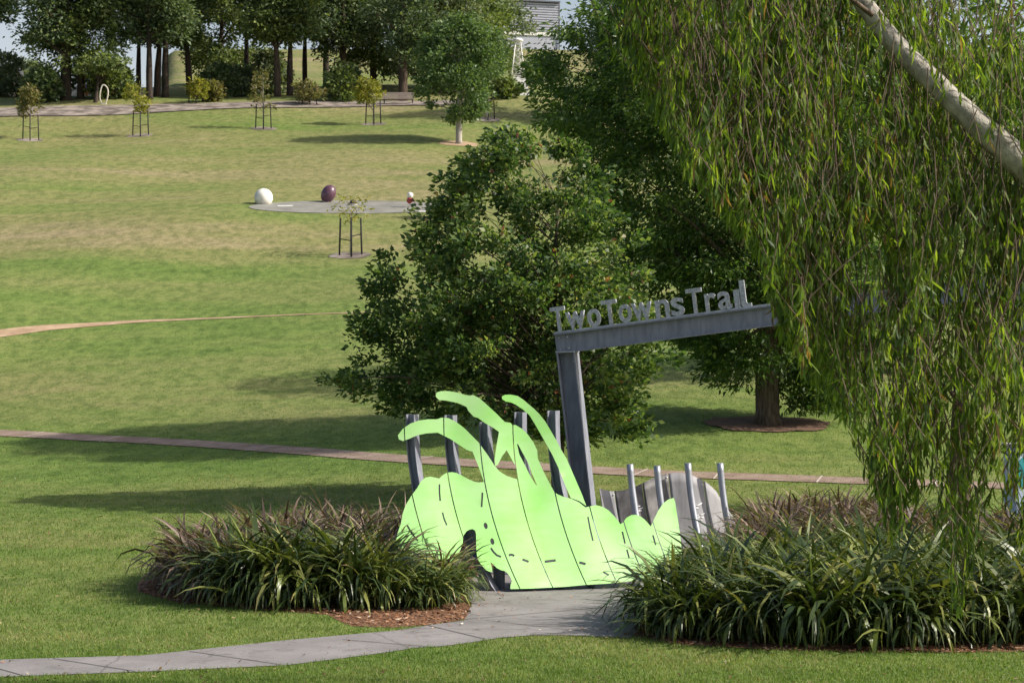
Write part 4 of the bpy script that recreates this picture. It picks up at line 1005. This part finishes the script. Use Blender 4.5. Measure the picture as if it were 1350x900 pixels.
# play equipment, house and walls beyond the trees
pe = gp(124, 178); pt = thing('play_tower', pe, 'orange play tower with white and purple panels seen through the trunks', 'play tower')
for dx in (-.7, .7):
    for dy in (-.6, .6): tube('post', [(dx, dy, -.1), (dx, dy, 2.9)], .06, M['orange'], pt, 8)
bm = bmesh.new(); bmesh.ops.create_cone(bm, cap_ends=True, segments=4, radius1=1.3, radius2=.05, depth=1.0)
bmesh.ops.transform(bm, matrix=Matrix.Translation((0, 0, 3.4)) @ Matrix.Rotation(PI/4, 4, 'Z'), verts=bm.verts); meshobj('roof', bm, M['orange'], pt)
box('panel', (0, -.63, 1.75), (1.3, .05, .5), M['white'], pt); box('panel', (0, -.63, 1.2), (1.3, .05, .5), M['purple'], pt); box('deck', (0, 0, .85), (1.5, 1.3, .1), M['orange'], pt)
pe = gp(75, 180); pw = thing('playground_screen', pe, 'faded pink and yellow play panel left of the thickest trunk', 'play panel')
box('board', (-.35, 0, 1.2), (1.0, .08, 1.9), M['pink'], pw, bev=.02); box('upright', (.3, 0, 1.15), (.22, .12, 2.3), M['yellow'], pw, bev=.02); box('board', (.8, 0, 1.2), (.6, .08, 1.7), M['white'], pw, bev=.02)
wa = gp(48, 186); lw = thing('boundary_wall', wa, 'long low pale grey wall beyond the left trunks', 'wall'); box('wall', (2, 0, .9), (22, .3, 2.2), M['greywall'], lw); box('coping', (2, 0, 2.04), (22.2, .4, .08), M['white'], lw)
ha = gp(-4, 182); hs = thing('shed', ha, 'grey-brown shed at the left edge of the frame', 'shed')
box('wall', (0, 0, 1.3), (3.6, 3, 2.8), M['greybrown'], hs)
bm = bmesh.new(); vs = [bm.verts.new(q) for q in ((-2, -1.8, 2.7), (2, -1.8, 2.7), (2, 0, 3.6), (-2, 0, 3.6), (-2, 1.8, 2.7), (2, 1.8, 2.7))]
bm.faces.new((vs[0], vs[1], vs[2], vs[3])); bm.faces.new((vs[3], vs[2], vs[5], vs[4])); bm.faces.new((vs[0], vs[3], vs[4])); bm.faces.new((vs[1], vs[5], vs[2])); bm.faces.new((vs[0], vs[4], vs[5], vs[1]))
meshobj('roof', bm, M['trim'], hs); box('door', (.9, -1.52, 1.0), (.9, .06, 2.0), M['trim'], hs)
# bench seen from behind
be = at(525, 138.5); bn = thing('park_bench', be, 'weathered timber bench with its slatted back to the slope', 'bench')
for k in range(4): box('back_slat', (0, 0, .52+.13*k), (2.45, .04, .11), M['bench'], bn)
for k in range(3): box('seat_slat', (0, .12+.15*k, .44), (2.45, .13, .04), M['bench'], bn)
for dx in (-1.1, 1.1):
    box('leg', (dx, .06, .2), (.07, .07, .48), M['black'], bn); box('leg', (dx, .42, .2), (.07, .07, .44), M['black'], bn); box('back_support', (dx, .05, .7), (.05, .05, .55), M['black'], bn)
# white lattice tower
lt = gp(683, 166); tw_ = thing('lattice_tower', lt, 'white tapering lattice tower with a solid flared base below the corrugated building', 'tower')
hT = 4.3; rb_, rt_ = 1.0, .28
bm = bmesh.new(); crn = lambda z, k: Vector(((rb_+(rt_-rb_)*z/hT)*math.cos(PI/4+k*PI/2), (rb_+(rt_-rb_)*z/hT)*math.sin(PI/4+k*PI/2), z))
for k in range(4):
    add_tube(bm, [crn(1.1, k), crn(hT, k)], .045, 6)
    for z in np.arange(1.1, hT-.3, .55):
        add_tube(bm, [crn(z, k), crn(z, k+1)], .025, 4); add_tube(bm, [crn(z, k), crn(z+.55, k+1)], .022, 4); add_tube(bm, [crn(z, k+1), crn(z+.55, k)], .022, 4)
meshobj('lattice', bm, M['white'], tw_)
bm = bmesh.new(); bmesh.ops.create_cone(bm, cap_ends=True, segments=4, radius1=1.35, radius2=.85, depth=1.5)
bmesh.ops.transform(bm, matrix=Matrix.Translation((0, 0, .6)) @ Matrix.Rotation(PI/4, 4, 'Z'), verts=bm.verts); meshobj('skirt', bm, M['white'], tw_)
ball('cap', (0, 0, hT+.12), .36, M['white'], tw_, 12, 8, sc=(1.2, 1.2, .55))
# corrugated building on the crest
bY = 270; ba = gp(690, bY); sh = thing('corrugated_building', (ba.x, bY, ba.z), 'large lilac-grey clad building with white band on the crest', 'building', rz=rad(16))
x1 = (738-CX)*bY/F - ba.x; x0 = (560-CX)*bY/F - ba.x
zc = lambda y: CH-(y-CY)*bY/F - ba.z
bm = bmesh.new(); n_c = 12; za, zb = zc(41.5), zc(2.5)
prof = []
for k in range(n_c):
    z0 = za+(zb-za)*k/n_c; z1 = za+(zb-za)*(k+1)/n_c
    prof += [(0, z0), (-.16, z0+.05), (-.16, z1-.10), (0, z1-.02)]
prof += [(6, zb), (6, za)]
for x in (x0, x1): pass
ra = [bm.verts.new((x0, y, z)) for y, z in prof]; rb2 = [bm.verts.new((x1, y, z)) for y, z in prof]
for k in range(len(prof)): bm.faces.new((ra[k], ra[(k+1) % len(prof)], rb2[(k+1) % len(prof)], rb2[k]))
bm.faces.new(ra[::-1]); bm.faces.new(rb2); bmesh.ops.recalc_face_normals(bm, faces=bm.faces[:]); meshobj('cladding', bm, M['clad'], sh)
box('white_band', ((x0+x1)/2, 3, (zc(46.5)+zc(41.5))/2), (x1-x0, 6.2, zc(41.5)-zc(46.5)-.01), M['white'], sh)
box('lower_wall', ((x0+x1)/2, 3.05, (zc(46.5)-1.0)/2), (x1-x0-.1, 6, zc(46.5)+1.0-.01), M['clad'], sh)
box('gutter', ((x0+x1)/2, 2.8, zb+.12), (x1-x0+.3, 6.6, .2), M['trim'], sh)
box('downpipe', (x1+.1, -.1, (zb-1)/2), (.16, .16, zb+1), M['trim'], sh)

# ------------------------------------------------------------------ turf blades, bark chips, fallen leaves
R = np.random.default_rng(5)
def scatter(n, y0, y1, power=1.0):
    Y = y0+(y1-y0)*R.uniform(size=n)**power; px = R.uniform(-60, 1410, n); return (px-CX)*Y/F, Y
def excl(X, Y):
    P = np.stack([X, Y], 1); J = P + R.normal(0, .035, P.shape); return ~(inpoly(J, path_poly) | inpoly(P, LBED) | inpoly(P, RBED))
X, Y = scatter(430000, 20.6, 84, 2.0); q = R.uniform(size=len(Y)) < np.interp(Y, [20, 40, 84], [1, 1, 0.0]); X, Y = X[q], Y[q]; ok = excl(X, Y); X, Y = X[ok], Y[ok]; Z = H(X, Y); n = len(X)
hgt = R.uniform(.018, .05, n)*np.interp(Y, [21, 80], [1, 1.1]); az = R.uniform(0, 2*PI, n); ln = R.uniform(.1, .9, n)*hgt; w = R.uniform(.003, .006, n)*np.interp(Y, [21, 80], [1, 3.0])
sx, sy = np.cos(az+PI/2)*w, np.sin(az+PI/2)*w
V = np.stack([np.stack([X-sx, Y-sy, Z], 1), np.stack([X+sx, Y+sy, Z], 1), np.stack([X+np.cos(az)*ln, Y+np.sin(az)*ln, Z+hgt], 1)], 1).reshape(-1, 3)
pat = np.array([noise.noise(Vector((x*.35, y*.5, 0)))*.9+noise.noise(Vector((x*1.6, y*1.6, 5)))*.3 for x, y in zip(X, Y)])
rn = np.clip(R.beta(2, 3, n)+.05+pat*.6, 0, 1)
tag(arrmesh('lawn_grass', V, np.arange(n*3).reshape(n, 3), M['blade'], None, np.repeat(rn, 3)), kind='stuff')
def flakes(name, X, Y, s0, s1, m, z=.008, rbias=0):
    n = len(X); a = R.uniform(0, 2*PI, n); L = R.uniform(s0, s1, n); Wd = L*R.uniform(.3, .6, n); Z = H(X, Y)+z
    d = np.stack([np.cos(a), np.sin(a), R.normal(0, .25, n)], 1); s = np.stack([-np.sin(a), np.cos(a), R.normal(0, .3, n)], 1)
    C = np.stack([X, Y, Z+.008], 1)
    V = np.stack([C-d*L[:, None]/2, C+s*Wd[:, None]/2, C+d*L[:, None]/2, C-s*Wd[:, None]/2], 1).reshape(-1, 3)
    return tag(arrmesh(name, V, np.arange(n*4).reshape(n, 4), M[m], None, np.repeat(np.clip(R.beta(1.6, 1.6, n)+rbias, 0, 1), 4)), kind='stuff')
X, Y = R.uniform(-5.6, 10, 60000), R.uniform(23.6, 39, 60000); P = np.stack([X, Y], 1); ok = (inpoly(P, LBED) | inpoly(P, RBED))
flakes('bark_chips', X[ok], Y[ok], .03, .09, 'chip')
X, Y = scatter(900, 21, 60, 1.3); ok = ~(inpoly(np.stack([X, Y], 1), LBED) | inpoly(np.stack([X, Y], 1), RBED)); flakes('fallen_leaves', X[ok], Y[ok], .03, .085, 'litter', .02)
# leaf drop under the trees
a = R.uniform(0, 2*PI, 260); r_ = np.abs(R.normal(0, 2.6, 260)); flakes('fallen_leaves', -2.4+r_*np.cos(a)*1.5, 36+r_*np.sin(a)*.9+2, .05, .12, 'litter', .02, -.25)
# crumbs of bark and leaves blown over the path
X, Y = R.uniform(-6, 2.2, 5200), R.uniform(21, 34, 5200); P = np.stack([X, Y], 1); inside = inpoly(P, path_poly)
bedge = np.array([min(math.hypot(x-a[0], y-a[1]) for a in LBED+RBED[:4]) if i_ else 9 for (x, y), i_ in zip(P, inside)])
q = inside & (R.uniform(size=len(X)) < np.exp(-bedge/.45)*.8+.06)
flakes('path_litter', X[q], Y[q], .02, .06, 'chip', .012)
X, Y = scatter(1600, 21, 70, 1.6); ok = excl(X, Y); flakes('fallen_leaves', X[ok], Y[ok], .025, .06, 'litter', .03, -.1)
